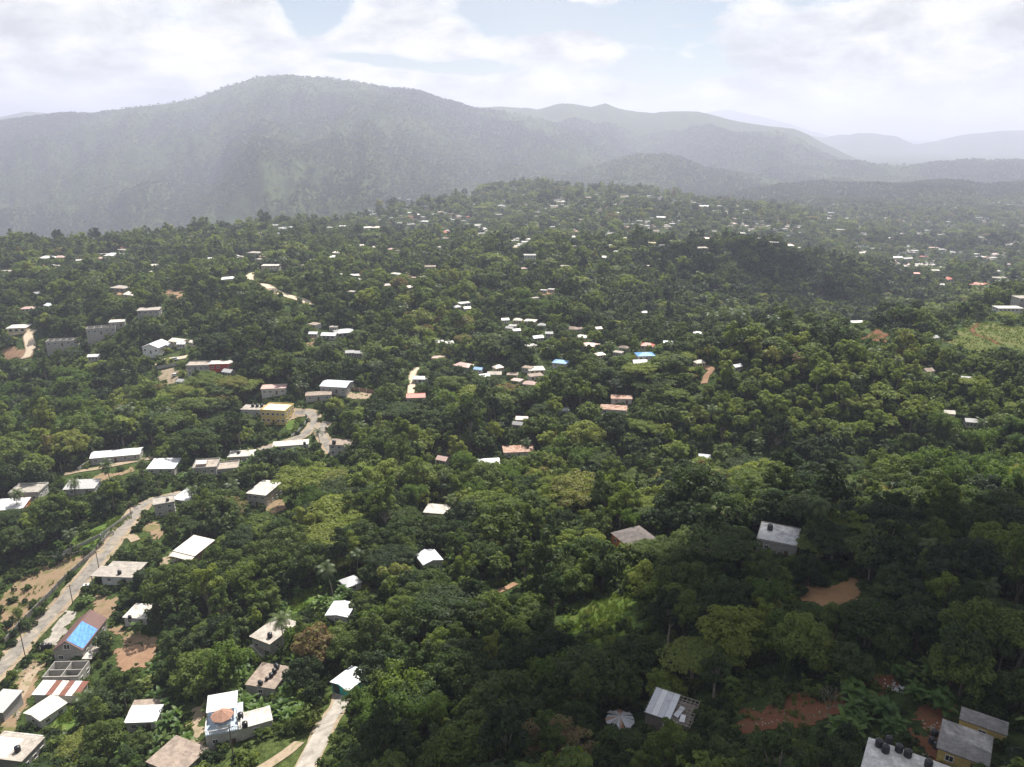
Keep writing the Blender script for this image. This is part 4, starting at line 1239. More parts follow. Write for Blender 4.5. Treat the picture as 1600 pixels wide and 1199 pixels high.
# the largest in view become objects of their own, up to the limit of each kind
LIMIT = dict(round_tree=250, spreading_tree=110, tall_tree=170, bamboo_clump=70, banana_plant=130, coconut_palm=60, bare_tree=3, bush=110)
own = np.zeros(len(X), bool)
for k, lim in LIMIT.items():
    i = np.nonzero((SP == k) & INVIEW)[0]
    i = i[np.argsort(-(HGT[i] + RAD[i]) / DEP[i])][:lim]
    own[i] = True
OWN = np.nonzero(own)[0]
REST = np.nonzero(~own)[0]
lodset = []; lodof = {}
for k in SPECIES:
    for v, d in enumerate(SPECIES[k]):
        for l in (0, 1):
            lodof[(k, v, l)] = len(lodset); lodset.append(d['lod'][l])
rgs = np.random.default_rng(5)
dist = np.hypot(X[REST], Y[REST])
idx = [lodof[(SP[i], int(VA[i]), 0 if Y[i] < 620 else 1)] for i in REST]
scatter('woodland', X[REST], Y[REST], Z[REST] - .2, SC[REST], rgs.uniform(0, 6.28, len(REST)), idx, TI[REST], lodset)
# undergrowth between the trunks, the gaps' shade put into its dark tint
nb = len(FX)
bushes = [d['lod'][0] for d in SPECIES['bush']]
scatter('undergrowth', FX, FY, ground_at(FX, FY) - .1, rgs.uniform(.55, 1.15, nb), rgs.uniform(0, 6.28, nb), rgs.integers(0, 3, nb), np.clip(rgs.normal(.22, .16, nb), .02, .9), bushes)
mx_, my_ = jitter_grid(420, 900, 7.0, .80, 301)
mr = np.full(len(mx_), 2.0)
k_ = clear_of(mx_, my_, mr)
mx_, my_ = mx_[k_], my_[k_]
scatter('thicket', mx_, my_, ground_at(mx_, my_) - .1, rgs.uniform(.9, 1.6, len(mx_)), rgs.uniform(0, 6.28, len(mx_)), rgs.integers(0, 3, len(mx_)), np.clip(rgs.normal(.34, .14, len(mx_)), .02, .9), [d['lod'][1] for d in SPECIES['bush']])
# forest on the mountain flanks
hx, hy = jitter_grid(2200, 5200, 14.5, .74, 302)
hz = ground_at(hx, hy)
nzf = fbm(hx / 420, hy / 420, 4, 91)
kp = (rgs.random(len(hx)) < np.clip(1.5 - 1.4 * np.maximum(nzf - .42, 0) * 4, .25, 1)) 
hx, hy, hz = hx[kp], hy[kp], hz[kp]
scatter('mountain_forest', hx, hy, hz - 1, rgs.uniform(.8, 1.45, len(hx)), rgs.uniform(0, 6.28, len(hx)), rgs.integers(0, 4, len(hx)), np.clip(rgs.normal(.26, .12, len(hx)) + 1.3 * (nzf[kp] - .47), .02, .9), [d['lod'][1] for d in SPECIES['round_tree']])

# ------------------------------------------------------------------ roads, yards and clearings, laid over the ground
def surf_material(name, stops, scale, scale2=9.0, rough=.95, bump=.4, bdist=.06):
    m = bpy.data.materials.new(name); m.use_nodes = True
    nt = m.node_tree; p = nt.nodes['Principled BSDF']
    geo = node(nt, 'ShaderNodeNewGeometry')
    n1 = node(nt, 'ShaderNodeTexNoise', i_Scale=scale, i_Detail=8.0, i_Roughness=.65, i_Distortion=.5)
    n2 = node(nt, 'ShaderNodeTexNoise', i_Scale=scale2, i_Detail=5.0, i_Roughness=.7)
    for n in (n1, n2):
        nt.links.new(geo.outputs['Position'], n.inputs['Vector'])
    c = ramp(nt, n1.outputs[0], stops)
    c = mix_rgb(nt, 1.0, c, ramp(nt, n2.outputs[0], [(.3, (.72, .72, .72)), (.7, (1.16, 1.16, 1.16))]), 'MULTIPLY')
    nt.links.new(c, p.inputs['Base Color'])
    p.inputs['Roughness'].default_value = rough; p.inputs['Specular IOR Level'].default_value = .15
    b = node(nt, 'ShaderNodeBump', i_Strength=bump, i_Distance=bdist)
    nt.links.new(n2.outputs[0], b.inputs['Height']); nt.links.new(b.outputs[0], p.inputs['Normal'])
    return m


SURF = {
    'asphalt': surf_material('worn_asphalt', [(.30, (.13, .12, .108)), (.46, (.22, .20, .175)), (.56, (.27, .24, .20)), (.68, (.36, .30, .235))], .32),
    'dust': surf_material('dusty_track', [(.3, (.22, .165, .11)), (.5, (.34, .265, .19)), (.66, (.16, .15, .07))], .30),
    'pale': surf_material('pale_marl', [(.3, (.42, .34, .25)), (.6, (.58, .48, .36))], .12),
    'concrete': surf_material('yard_concrete', [(.3, (.20, .18, .155)), (.5, (.33, .30, .26)), (.65, (.42, .38, .33))], .40),
    'red': surf_material('red_earth', [(.3, (.095, .040, .022)), (.5, (.155, .062, .032)), (.66, (.075, .065, .026))], .45),
    'orange': surf_material('orange_earth', [(.3, (.19, .11, .065)), (.6, (.30, .19, .12))], .2),
    'brown': surf_material('brown_earth', [(.30, (.17, .115, .068)), (.5, (.25, .175, .11)), (.66, (.11, .115, .04))], .16),
    'tan': surf_material('tan_earth', [(.3, (.20, .115, .055)), (.6, (.29, .17, .085))], .2),
    'grass': surf_material('cut_grass', [(.3, (.060, .110, .020)), (.5, (.095, .150, .028)), (.7, (.15, .16, .05))], .25, 3.0, bump=.8, bdist=.3),
    'weeds': surf_material('weedy_grass', [(.3, (.045, .08, .015)), (.5, (.075, .115, .020)), (.7, (.11, .12, .03))], .12, 1.2, bump=1.0, bdist=.8),
    'hillgrass': surf_material('dry_hill_grass', [(.3, (.06, .085, .02)), (.5, (.10, .118, .030)), (.68, (.145, .13, .05))], .06, .8, bump=1.0, bdist=.8),
    'meadow': surf_material('hill_grass', [(.3, (.075, .098, .034)), (.6, (.115, .130, .048))], .02, .1, bump=.5, bdist=3.0),
}


def drape(name, pts, width, surf, lift=.10):
    P = [Vector((p.x, p.y)) for p in pts]
    Q = []
    n = len(P)
    for i in range(n - 1):
        p0, p1, p2, p3 = P[max(i - 1, 0)], P[i], P[i + 1], P[min(i + 2, n - 1)]
        k = max(3, int((p2 - p1).length / 1.6))
        for j in range(k):
            t = j / k
            Q.append(.5 * ((2 * p1) + (p2 - p0) * t + (2 * p0 - 5 * p1 + 4 * p2 - p3) * t * t + (3 * p1 - p0 - 3 * p2 + p3) * t ** 3))
    Q.append(P[-1])
    V = []; F = []; m = 5
    for i, q in enumerate(Q):
        d = (Q[min(i + 1, len(Q) - 1)] - Q[max(i - 1, 0)]); d.normalize(); s = Vector((d.y, -d.x))
        wob = 1 + .22 * (vnoise(np.array([i * .35]), np.array([width]), 7)[0] - .5)
        for j in range(m):
            r = q + s * (j / (m - 1) - .5) * width * wob
            V.append((r.x, r.y, g1(r.x, r.y) + lift + r.y * .0005))
    for i in range(len(Q) - 1):
        for j in range(m - 1):
            F.append((i * m + j, i * m + j + 1, (i + 1) * m + j + 1, (i + 1) * m + j))
    V = np.array(V); F = np.array(F, np.int32)
    n_ = np.cross(V[F[0, 1]] - V[F[0, 0]], V[F[0, 3]] - V[F[0, 0]])
    if n_[2] < 0:
        F = F[:, ::-1]
    return link(name, new_mesh(name, V, F, [SURF[surf]], smooth=True), kind='structure')


def patch(name, pts, surf, lift):
    P = [(p.x, p.y) for p in pts]
    xs = [p[0] for p in P]; ys = [p[1] for p in P]
    dep = np.mean(ys)
    st = max(.45, dep * .0022)
    gx = np.arange(min(xs) - st, max(xs) + st, st); gy = np.arange(min(ys) - st, max(ys) + st, st)
    gxx, gyy = np.meshgrid(gx, gy)
    cxm = gxx[:-1, :-1] + st / 2; cym = gyy[:-1, :-1] + st / 2
    wob = st * 7.0
    qx = cxm + wob * (fbm(cxm / (st * 7), cym / (st * 7), 4, 31) - .5) * 2; qy = cym + wob * (fbm(cxm / (st * 7), cym / (st * 7), 4, 37) - .5) * 2
    m = in_poly(qx.ravel(), qy.ravel(), P).reshape(cxm.shape)
    idx = np.arange(gxx.size).reshape(gxx.shape)
    F = np.stack([idx[:-1, :-1][m], idx[:-1, 1:][m], idx[1:, 1:][m], idx[1:, :-1][m]], 1).astype(np.int32)
    if not len(F):
        return
    used, inv = np.unique(F.ravel(), return_inverse=True)
    V = np.stack([gxx.ravel()[used], gyy.ravel()[used], ground_at(gxx.ravel()[used], gyy.ravel()[used]) + lift + dep * .0004], 1)
    link(name, new_mesh(name, V, inv.reshape(F.shape).astype(np.int32), [SURF[surf]], smooth=True), kind='structure')


for k, (nm, pts, surf) in enumerate(patch_pts):
    patch(nm, pts, surf, .05 + .004 * (k % 5))
for (nm, pts, wid, surf) in road_pts:
    if surf in VERGE:
        drape('road_verge', pts, wid * VERGE[surf], 'dust', .06)
    drape(nm, pts, wid, surf)

# grass tussocks on the clearings and weeds along the edges
tx = []; ty = []
rgt = np.random.default_rng(9)
for (nm, pts, surf) in patch_pts:
    if surf in ('grass', 'weeds', 'red', 'brown', 'hillgrass') and np.mean([p.y for p in pts]) < 700:
        P = [(p.x, p.y) for p in pts]
        xs = [p[0] for p in P]; ys = [p[1] for p in P]
        area = (max(xs) - min(xs)) * (max(ys) - min(ys))
        n = int(area * {'grass': 1.6, 'weeds': 1.3, 'red': .5, 'brown': .16, 'hillgrass': .5}[surf])
        x = rgt.uniform(min(xs), max(xs), n); y = rgt.uniform(min(ys), max(ys), n)
        m = in_poly(x, y, P) & (fbm(x / 4, y / 4, 3, 3) > (.40 if surf in ('grass', 'weeds', 'hillgrass') else .5))
        tx.append(x[m]); ty.append(y[m])
tx = np.concatenate(tx); ty = np.concatenate(ty)
gV = []; gF = []
for k in range(16):
    a = k / 16 * math.tau + rgt.random(); r = .12 * rgt.random(); L = rgt.uniform(.3, .75); o = rgt.uniform(.15, .45)
    c, s = math.cos(a), math.sin(a); n0 = len(gV)
    gV += [(r * c - .07 * s, r * s + .07 * c, -.05), (r * c + .07 * s, r * s - .07 * c, -.05), ((r + o) * c + .03 * s, (r + o) * s - .03 * c, L), ((r + o) * c - .03 * s, (r + o) * s + .03 * c, L)]
    gF.append((n0, n0 + 1, n0 + 2, n0 + 3))
M_GRASS = leaf_material('grass_blades', [(0, (.07, .12, .018)), (.6, (.12, .17, .03)), (1, (.20, .19, .07))], .4)
tm = new_mesh('tussock', np.array(gV), np.array(gF, np.int32), [M_GRASS]); leafvar(tm, rgt)
scatter('grass', tx, ty, ground_at(tx, ty) + .05, rgt.uniform(.7, 1.5, len(tx)), rgt.uniform(0, 6.28, len(tx)), np.zeros(len(tx), int), np.clip(rgt.normal(.45, .22, len(tx)), 0, .95), [tm])

# ------------------------------------------------------------------ buildings
W = dict(
    plaster=((.44, .425, .39), .9), block=((.34, .325, .30), .95), whitewash=((.60, .59, .565), .85), orange_wall=((.52, .17, .065), .9), yellow=((.60, .45, .17), .85),
    teal=((.025, .36, .36), .7), red_wall=((.40, .045, .03), .8), cream_wall=((.58, .50, .36), .85), wood=((.20, .17, .145), .95), brown_wall=((.28, .18, .12), .9))
for k, (c, r) in W.items():
    mat_simple(k, c, r, .12, .9, .2, streak=(tuple(x * .62 for x in c), .60))
for k, c, st, th in [('concrete', (.33, .30, .265), (.22, .20, .18), .58), ('pale_slab', (.50, .475, .43), (.33, .30, .265), .55), ('white_slab', (.58, .57, .55), (.38, .37, .34), .55),
                     ('stained_slab', (.36, .32, .28), (.50, .46, .41), .58), ('brown_slab', (.28, .225, .185), (.18, .14, .12), .58), ('cream_slab', (.66, .57, .41), (.5, .42, .3), .62),
                     ('grey_slab', (.42, .42, .43), (.25, .25, .26), .56), ('mould_slab', (.20, .19, .185), (.36, .345, .33), .53), ('rubble_slab', (.36, .31, .26), (.18, .16, .14), .54), ('blue_deck', (.42, .50, .60), (.62, .62, .62), .55)]:
    mat_simple(k, c, .9, .16, .55, .25, streak=(st, th), bump=.2)


def metal(name, col, rust=None, rough=.45, pitch=5.2):
    m = bpy.data.materials.new(name); m.use_nodes = True
    nt = m.node_tree; p = nt.nodes['Principled BSDF']
    tcn = node(nt, 'ShaderNodeTexCoord')
    n1 = node(nt, 'ShaderNodeTexNoise', i_Scale=.6, i_Detail=7.0, i_Roughness=.6)
    nt.links.new(tcn.outputs['Object'], n1.inputs['Vector'])
    c = ramp(nt, n1.outputs[0], [(.3, tuple(x * .86 for x in col)), (.65, col)])
    if rust:
        n2 = node(nt, 'ShaderNodeTexNoise', i_Scale=.5, i_Detail=8.0, i_Roughness=.7, i_Distortion=.8)
        nt.links.new(tcn.outputs['Object'], n2.inputs['Vector'])
        c = mix_rgb(nt, ramp(nt, n2.outputs[0], [(rust[1], (0, 0, 0)), (rust[1] + .1, (1, 1, 1))]), c, rust[0])
    nt.links.new(c, p.inputs['Base Color'])
    p.inputs['Roughness'].default_value = rough; p.inputs['Specular IOR Level'].default_value = .5
    wv = node(nt, 'ShaderNodeTexWave', i_Scale=pitch, i_Distortion=0.0); wv.bands_direction = 'X'
    nt.links.new(tcn.outputs['Object'], wv.inputs['Vector'])
    b = node(nt, 'ShaderNodeBump', i_Strength=.5, i_Distance=.03)
    nt.links.new(wv.outputs[1], b.inputs['Height']); nt.links.new(b.outputs[0], p.inputs['Normal'])
    MATS[name] = m


RU = (.20, .075, .04)
metal('white_metal', (.60, .60, .605), ((.44, .40, .35), .58)); metal('cream_metal', (.60, .55, .47), ((.42, .34, .27), .58)); metal('grey_metal', (.36, .355, .35), (RU, .66)); metal('silver', (.56, .58, .61), ((.40, .40, .42), .58))
metal('brown_metal', (.135, .066, .055), ((.19, .11, .09), .6), .6); metal('pink_tin', (.48, .33, .29), ((.36, .2, .16), .55)); metal('red_tin', (.42, .10, .06), ((.30, .09, .06), .58)); metal('blue_tin', (.20, .36, .58))
metal('blue2_tin', (.07, .24, .50)); metal('rust_tin', (.44, .30, .23), (RU, .48), .8); metal('zinc', (.46, .47, .50), ((.30, .24, .22), .56)); mat_simple('umber_roof', (.125, .108, .102), .8, .2, .8, .25, streak=((.075, .062, .058), .55))
mat_simple('light_grey', (.38, .37, .355), .85, .12, .6, .2, streak=((.34, .32, .30), .58)); mat_simple('dull_wall', (.40, .385, .36), .9, .12)
metal('rust_sheet', (.19, .07, .045), ((.30, .16, .11), .56), .8)
mat_simple('glass_dark', (.035, .042, .05), .15, .2, 2.0, .6)
mat_simple('frame_white', (.70, .69, .66), .6, .05)
mat_simple('door_wood', (.12, .07, .045), .6, .15)
mat_simple('tank_black', (.012, .013, .016), .35, .3, 2.0, .5)
mat_simple('tyre_rubber', (.02, .02, .02), .8, .2)
mat_simple('timber', (.26, .23, .20), .9, .2, 3.0)
mat_simple('pole_wood', (.13, .10, .08), .9, .2, 3.0)
mat_simple('steel_grey', (.40, .40, .41), .5, .1)


class MB:
    def __init__(s):
        s.V = []; s.F = []

    def box(s, x0, x1, y0, y1, z0, z1):
        n = len(s.V)
        s.V += [(x, y, z) for z in (z0, z1) for (x, y) in ((x0, y0), (x1, y0), (x1, y1), (x0, y1))]
        s.F += [tuple(n + i for i in f) for f in ((0, 3, 2, 1), (4, 5, 6, 7), (0, 1, 5, 4), (1, 2, 6, 5), (2, 3, 7, 6), (3, 0, 4, 7))]
        return s

    def hexa(s, bottom, top):
        """eight corners: four below, four above, both counter-clockwise seen from above"""
        n = len(s.V); s.V += list(bottom) + list(top)
        s.F += [tuple(n + i for i in f) for f in ((0, 3, 2, 1), (4, 5, 6, 7), (0, 1, 5, 4), (1, 2, 6, 5), (2, 3, 7, 6), (3, 0, 4, 7))]
        return s

    def slab(s, quad, t=.12):
        """a sheet of thickness t lying on a quad (counter-clockwise from above)"""
        return s.hexa([(x, y, z) for x, y, z in quad], [(x, y, z + t) for x, y, z in quad])

    def poly(s, V, F):
        n = len(s.V); s.V += list(V); s.F += [tuple(n + i for i in f) for f in F]
        return s

    def bar(s, a, b, r):
        a, b = Vector(a), Vector(b); t = (b - a).normalized(); u = t.orthogonal().normalized() * r; v = t.cross(u.normalized()) * r
        q = [a + u + v, a - u + v, a - u - v, a + u - v]; w = [b + u + v, b - u + v, b - u - v, b + u - v]
        n = len(s.V); s.V += [tuple(x) for x in q + w]
        s.F += [tuple(n + i for i in f) for f in ((0, 1, 2, 3), (4, 7, 6, 5), (0, 4, 5, 1), (1, 5, 6, 2), (2, 6, 7, 3), (3, 7, 4, 0))]
        return s

    def cyl(s, x, y, z0, z1, r, n=12, r1=None):
        r1 = r if r1 is None else r1; k = len(s.V)
        for (z, q) in ((z0, r), (z1, r1)):
            s.V += [(x + q * math.cos(i / n * math.tau), y + q * math.sin(i / n * math.tau), z) for i in range(n)]
        s.F += [tuple(k + i for i in reversed(range(n))), tuple(k + n + i for i in range(n))]
        s.F += [(k + i, k + (i + 1) % n, k + n + (i + 1) % n, k + n + i) for i in range(n)]
        return s

    def mesh(s, name, mat):
        m = bpy.data.meshes.new(name); m.from_pydata(s.V, [], s.F); m.update()
        m.materials.append(MATS[mat] if isinstance(mat, str) else mat)
        return m

    def build(s, name, mat, parent=None, **kw):
        return link(name, s.mesh(name, mat), parent, **kw)


def empty(name, loc, yaw=0, label=None, cat=None, group=None):
    o = bpy.data.objects.new(name, None); COL.objects.link(o)
    o.location = loc; o.rotation_euler = (0, 0, R(yaw)); o.empty_display_size = .5
    if label: o['label'] = label
    if cat: o['category'] = cat
    if group: o['group'] = group
    return o


_wf = MB(); w2, h2, ft = .62, .58, .09
_wf.box(-w2, w2, -.05, .05, h2 - ft, h2).box(-w2 - .08, w2 + .08, -.10, .05, -h2, -h2 + ft).box(-w2, -w2 + ft, -.05, .05, -h2 + ft, h2 - ft).box(w2 - ft, w2, -.05, .05, -h2 + ft, h2 - ft).box(-.03, .03, -.04, .04, -h2 + ft, h2 - ft)
ME_WIN = _wf.mesh('window', 'frame_white')
ME_PANE = MB().box(-w2 + ft, w2 - ft, -.012, .012, -h2 + ft, h2 - ft).mesh('pane', 'glass_dark')
ME_DOOR = MB().box(-.5, .5, -.04, .04, 0, 2.05).box(-.38, -.05, -.055, -.04, 1.1, 1.85).box(.05, .38, -.055, -.04, 1.1, 1.85).box(-.38, .38, -.055, -.04, .2, .95).mesh('door', 'door_wood')


def add_window(par, x, y, z, rz, sc=1.0, pane=True):
    o = link('window', ME_WIN, par, loc=(x, y, z), rz=rz); o.scale = (sc, 1, sc)
    if pane:
        link('pane', ME_PANE, o)
    return o


def roof_parts(b, E):
    w, d, h = b['w'], b['d'], b['h']; ov = b.get('over', .35); rm = b['rmat']; pit = b.get('pitch', .3)
    x0, x1, y0, y1 = -w / 2 - ov, w / 2 + ov, -ov, d + ov
    k = b['roof']; e = .006
    if k == 'flat':
        MB().box(x0, x1, y0, y1, h + e, h + .20).build('roof', rm, E)
        pa = b.get('parapet', 0)
        if pa:
            t = .18
            m = MB().box(x0, x1, y0, y0 + t, h + .206, h + .2 + pa).box(x0, x1, y1 - t, y1, h + .206, h + .2 + pa)
            m.box(x0, x0 + t, y0 + t + .002, y1 - t - .002, h + .206, h + .2 + pa).box(x1 - t, x1, y0 + t + .002, y1 - t - .002, h + .206, h + .2 + pa)
            m.build('parapet', b['wall'], E)
    elif k == 'shed':
        rise = pit * d
        MB().slab([(x0, y0, h + e - pit * ov), (x1, y0, h + e - pit * ov), (x1, y1, h + rise + e + pit * ov), (x0, y1, h + rise + e + pit * ov)], .10).build('roof', rm, E)
    elif k == 'gable':       # ridge runs front to back
        r = pit * w / 2; o = pit * ov
        m = MB().slab([(x0, y0, h - o + e), (0, y0, h + r + e), (0, y1, h + r + e), (x0, y1, h - o + e)], .12)
        m.slab([(0.002, y0, h + r + e), (x1, y0, h - o + e), (x1, y1, h - o + e), (0.002, y1, h + r + e)], .12)
        m.build('roof', rm, E)
        MB().box(-.16, .16, y0 - .03, y1 + .03, h + r + .10, h + r + .17).build('ridge_cap', rm, E)
    elif k == 'gablex':      # ridge runs along the front
        r = pit * d / 2; o = pit * ov; ym = d / 2
        m = MB().slab([(x0, y0, h - o + e), (x1, y0, h - o + e), (x1, ym, h + r + e), (x0, ym, h + r + e)], .12)
        m.slab([(x0, ym + .002, h + r + e), (x1, ym + .002, h + r + e), (x1, y1, h - o + e), (x0, y1, h - o + e)], .12)
        m.build('roof', rm, E)
        MB().box(x0 - .03, x1 + .03, ym - .16, ym + .16, h + r + .10, h + r + .17).build('ridge_cap', rm, E)
    elif k == 'hip':
        s = min(w, d) / 2; r = pit * s; o = pit * ov; ym = d / 2; hw = max(w / 2 - s, .15); hd = max(d / 2 - s, .15)
        if w >= d:
            A, Bq = (-hw, ym, h + r), (hw, ym, h + r)
            V = [(x0, y0, h - o), (x1, y0, h - o), (x1, y1, h - o), (x0, y1, h - o), A, Bq]
            F = [(0, 1, 5, 4), (1, 2, 5), (2, 3, 4, 5), (3, 0, 4), (3, 2, 1, 0)]
        else:
            A, Bq = (0, ym - hd, h + r), (0, ym + hd, h + r)
            V = [(x0, y0, h - o), (x1, y0, h - o), (x1, y1, h - o), (x0, y1, h - o), A, Bq]
            F = [(0, 1, 4), (1, 2, 5, 4), (2, 3, 5), (3, 0, 4, 5), (3, 2, 1, 0)]
        V = [(x, y, z + e + .05) for x, y, z in V]
        MB().poly(V, F).build('roof', rm, E)
    elif k == 'sheets':      # loose sheets of several colours side by side
        n = 7; cols = ['white_metal', 'white_metal', 'rust_sheet', 'cream_metal', 'rust_sheet', 'white_metal', 'rust_sheet']; wd = (x1 - x0) / n; rise = pit * d
        for i in range(n):
            a = x0 + i * wd; q = a + wd + .06; zz = h + .012 * (i % 2) + e
            s = MB().slab([(a, y0, zz), (q, y0, zz), (q, y1, zz + rise), (a, y1, zz + rise)], .05).build('roof_sheet', cols[i], E)


def build(b):
    w, d, h = b['w'], b['d'], b['h']
    p = b['loc']; a = R(b['yaw'])
    cs = [(p.x + math.cos(a) * x - math.sin(a) * y, p.y + math.sin(a) * x + math.cos(a) * y) for x in (-w / 2, w / 2) for y in (0, d)]
    gzs = [g1(max(-9e9, x), y) for x, y in cs]
    z0 = p.z * .6 + .4 * float(np.mean(gzs))
    if max(gzs) - z0 > .5 * h:
        z0 = max(gzs) - .5 * h
    b['z0'] = z0
    E = empty(b['kind'], (p.x, p.y, z0), b['yaw'], b['label'], b['kind'].replace('_', ' '), b.get('group'))
    b['E'] = E
    base = min(min(gzs) - z0 - .6, -1.5)
    roof = b['roof']; pit = b.get('pitch', .3)
    m = MB()
    if roof == 'open':
        t = .2
        m.box(-w / 2, w / 2, 0, t, base, h).box(-w / 2, w / 2, d - t, d, base, h).box(-w / 2, -w / 2 + t, t + .002, d - t - .002, base, h).box(w / 2 - t, w / 2, t + .002, d - t - .002, base, h)
        m.build('wall', b['wall'], E)
        MB().box(-w / 2 + t + .003, w / 2 - t - .003, t + .003, d - t - .003, base + .1, h * .3).build('floor_slab', 'concrete', E)
        n = max(2, int(w / 3.6))
        for i in range(1, n):
            x = -w / 2 + i * w / n
            MB().box(x - t / 2, x + t / 2, t + .004, d - t - .004, h * .3 + .004, h - .15).build('partition', b['wall'], E)
        MB().box(-w / 2 + t + .004, w / 2 - t - .004, d * .5 - t / 2, d * .5 + t / 2, h * .3 + .006, h - .32).build('partition', b['wall'], E)
        MB().box(-w / 2 - .12, w / 2 + .12, -.12, -.004, h - .3, h + .02).build('ring_beam', 'concrete', E)
    else:
        if roof == 'gable':
            r = pit * w / 2
            prof = [(-w / 2, base), (w / 2, base), (w / 2, h), (0, h + r), (-w / 2, h)]
            V = [(x, 0, z) for x, z in prof] + [(x, d, z) for x, z in prof]
            m.poly(V, [(0, 1, 2, 3, 4), (9, 8, 7, 6, 5), (0, 5, 6, 1), (1, 6, 7, 2), (4, 9, 5, 0), (2, 7, 8, 3), (3, 8, 9, 4)])
        elif roof in ('gablex', 'shed', 'sheets'):
            r = pit * d / 2
            prof = [(0, base), (d, base), (d, h), (d / 2, h + r), (0, h)] if roof == 'gablex' else [(0, base), (d, base), (d, h + pit * d), (0, h)]
            n = len(prof)
            V = [(-w / 2, y, z) for y, z in prof] + [(w / 2, y, z) for y, z in prof]
            m.poly(V, [tuple(reversed(range(n))), tuple(range(n, 2 * n))] + [(i, (i + 1) % n, n + (i + 1) % n, n + i) for i in range(n)])
        else:
            m.box(-w / 2, w / 2, 0, d, base, h)
        m.build('wall', b['wall'], E)
        if roof != 'none':
            roof_parts(b, E)
    st = b.get('storeys', 1); sh = h / st
    nf, nr, nl = b.get('win', (2, 1, 1))
    sc = 1.0 if b['dep'] < 330 else 1.15
    for s in range(st):
        zc = s * sh + sh * .55
        for i in range(nf):
            x = -w / 2 + (i + .5) * w / nf
            if s == 0 and nf > 1 and i == nf // 2:
                o = link('door', ME_DOOR, E, loc=(x, -.045, 0.02)); continue
            add_window(E, x, -.055, zc, 0, sc)
        for i in range(nr):
            add_window(E, w / 2 + .055, (i + .5) * d / nr, zc, R(90), sc)
        for i in range(nl):
            add_window(E, -w / 2 - .055, (i + .5) * d / nl, zc, R(-90), sc)
    if st > 1:
        MB().box(-w / 2 - .06, w / 2 + .06, -.07, -.004, sh - .12, sh + .12).build('floor_band', b['wall'], E)
    return E


for b in BLD:
    if b['near']:
        build(b)


# repeats of the middle distance and the far slopes: one model of each form and colour, then copies
TONE = dict(L=('dull_wall', 'light_grey', 'grey_metal', 'light grey'), W=('plaster', 'white_slab', 'white_metal', 'white'), G=('block', 'concrete', 'grey_metal', 'grey'), S=('plaster', 'grey_slab', 'silver', 'silver'), C=('cream_wall', 'pale_slab', 'cream_metal', 'cream'),
            R=('plaster', 'red_tin', 'red_tin', 'red'), P=('plaster', 'pink_tin', 'pink_tin', 'pinkish'), B=('plaster', 'brown_slab', 'brown_slab', 'brown'), U=('whitewash', 'blue_tin', 'blue_tin', 'blue'), Y=('yellow', 'cream_slab', 'cream_slab', 'yellow'))
ME_WALL = {}
for k in set(v[0] for v in TONE.values()):
    ME_WALL[k] = MB().box(-.5, .5, 0, 1, -.8, 1).mesh('wall', k)
ME_WALLG = {}
for k in ME_WALL:
    V = [(-.5, 0, -.8), (.5, 0, -.8), (.5, 0, 1), (-.5, 0, 1), (-.5, 1, -.8), (.5, 1, -.8), (.5, 1, 1), (-.5, 1, 1), (-.5, .5, 1.36), (.5, .5, 1.36)]
    ME_WALLG[k] = MB().poly(V, [(0, 1, 2, 3), (5, 4, 7, 6), (1, 5, 6, 9, 2), (4, 0, 3, 8, 7), (3, 2, 9, 8), (6, 7, 8, 9)]).mesh('wall', k)
ME_ROOF = {}
for t, v in TONE.items():
    ME_ROOF[t, 'f'] = MB().box(-.53, .53, -.05, 1.04, 1.003, 1.07).mesh('roof', v[1])
    ME_ROOF[t, 'g'] = MB().slab([(-.55, -.07, .96), (.55, -.07, .96), (.55, .5, 1.38), (-.55, .5, 1.38)], .05).slab([(-.55, .502, 1.38), (.55, .502, 1.38), (.55, 1.07, .96), (-.55, 1.07, .96)], .05).mesh('roof', v[2])
    ME_ROOF[t, 'h'] = MB().poly([(-.56, -.07, 1.0), (.56, -.07, 1.0), (.56, 1.07, 1.0), (-.56, 1.07, 1.0), (-.2, .5, 1.5), (.2, .5, 1.5)], [(0, 1, 5, 4), (1, 2, 5), (2, 3, 4, 5), (3, 0, 4), (3, 2, 1, 0)]).mesh('roof', v[2])
ME_FWIN = MB().box(-.075, .075, -.012, .004, .38, .78).mesh('window', 'glass_dark')
MODEL = {}


def far_model(form, tone):
    E = bpy.data.objects.new('house', None); E['category'] = 'house'
    parts = [bpy.data.objects.new('wall', (ME_WALLG if form == 'g' else ME_WALL)[TONE[tone][0]]), bpy.data.objects.new('roof', ME_ROOF[tone, form])]
    for x in (-.3, .0, .3):
        q = bpy.data.objects.new('window', ME_FWIN); q.location = (x, 0, 0); parts.append(q)
    return E, parts


for b in BLD:
    if b['near']:
        continue
    key = (b['form'], b['tone'])
    if key not in MODEL:
        MODEL[key] = far_model(*key)
    src, parts = MODEL[key]
    E = src.copy(); COL.objects.link(E)
    p = b['loc']
    z = g1(p.x, p.y + b['d'] * .4)
    b['z0'] = max(p.z, z - .4)
    E.location = (p.x, p.y, b['z0']); E.rotation_euler = (0, 0, R(b['yaw'])); E.scale = (b['w'], b['d'], b['h'])
    b['E'] = E
    for q in parts[:2 if b['wp'] < 9 else 5]:
        c = q.copy(); c.parent = E; COL.objects.link(c)

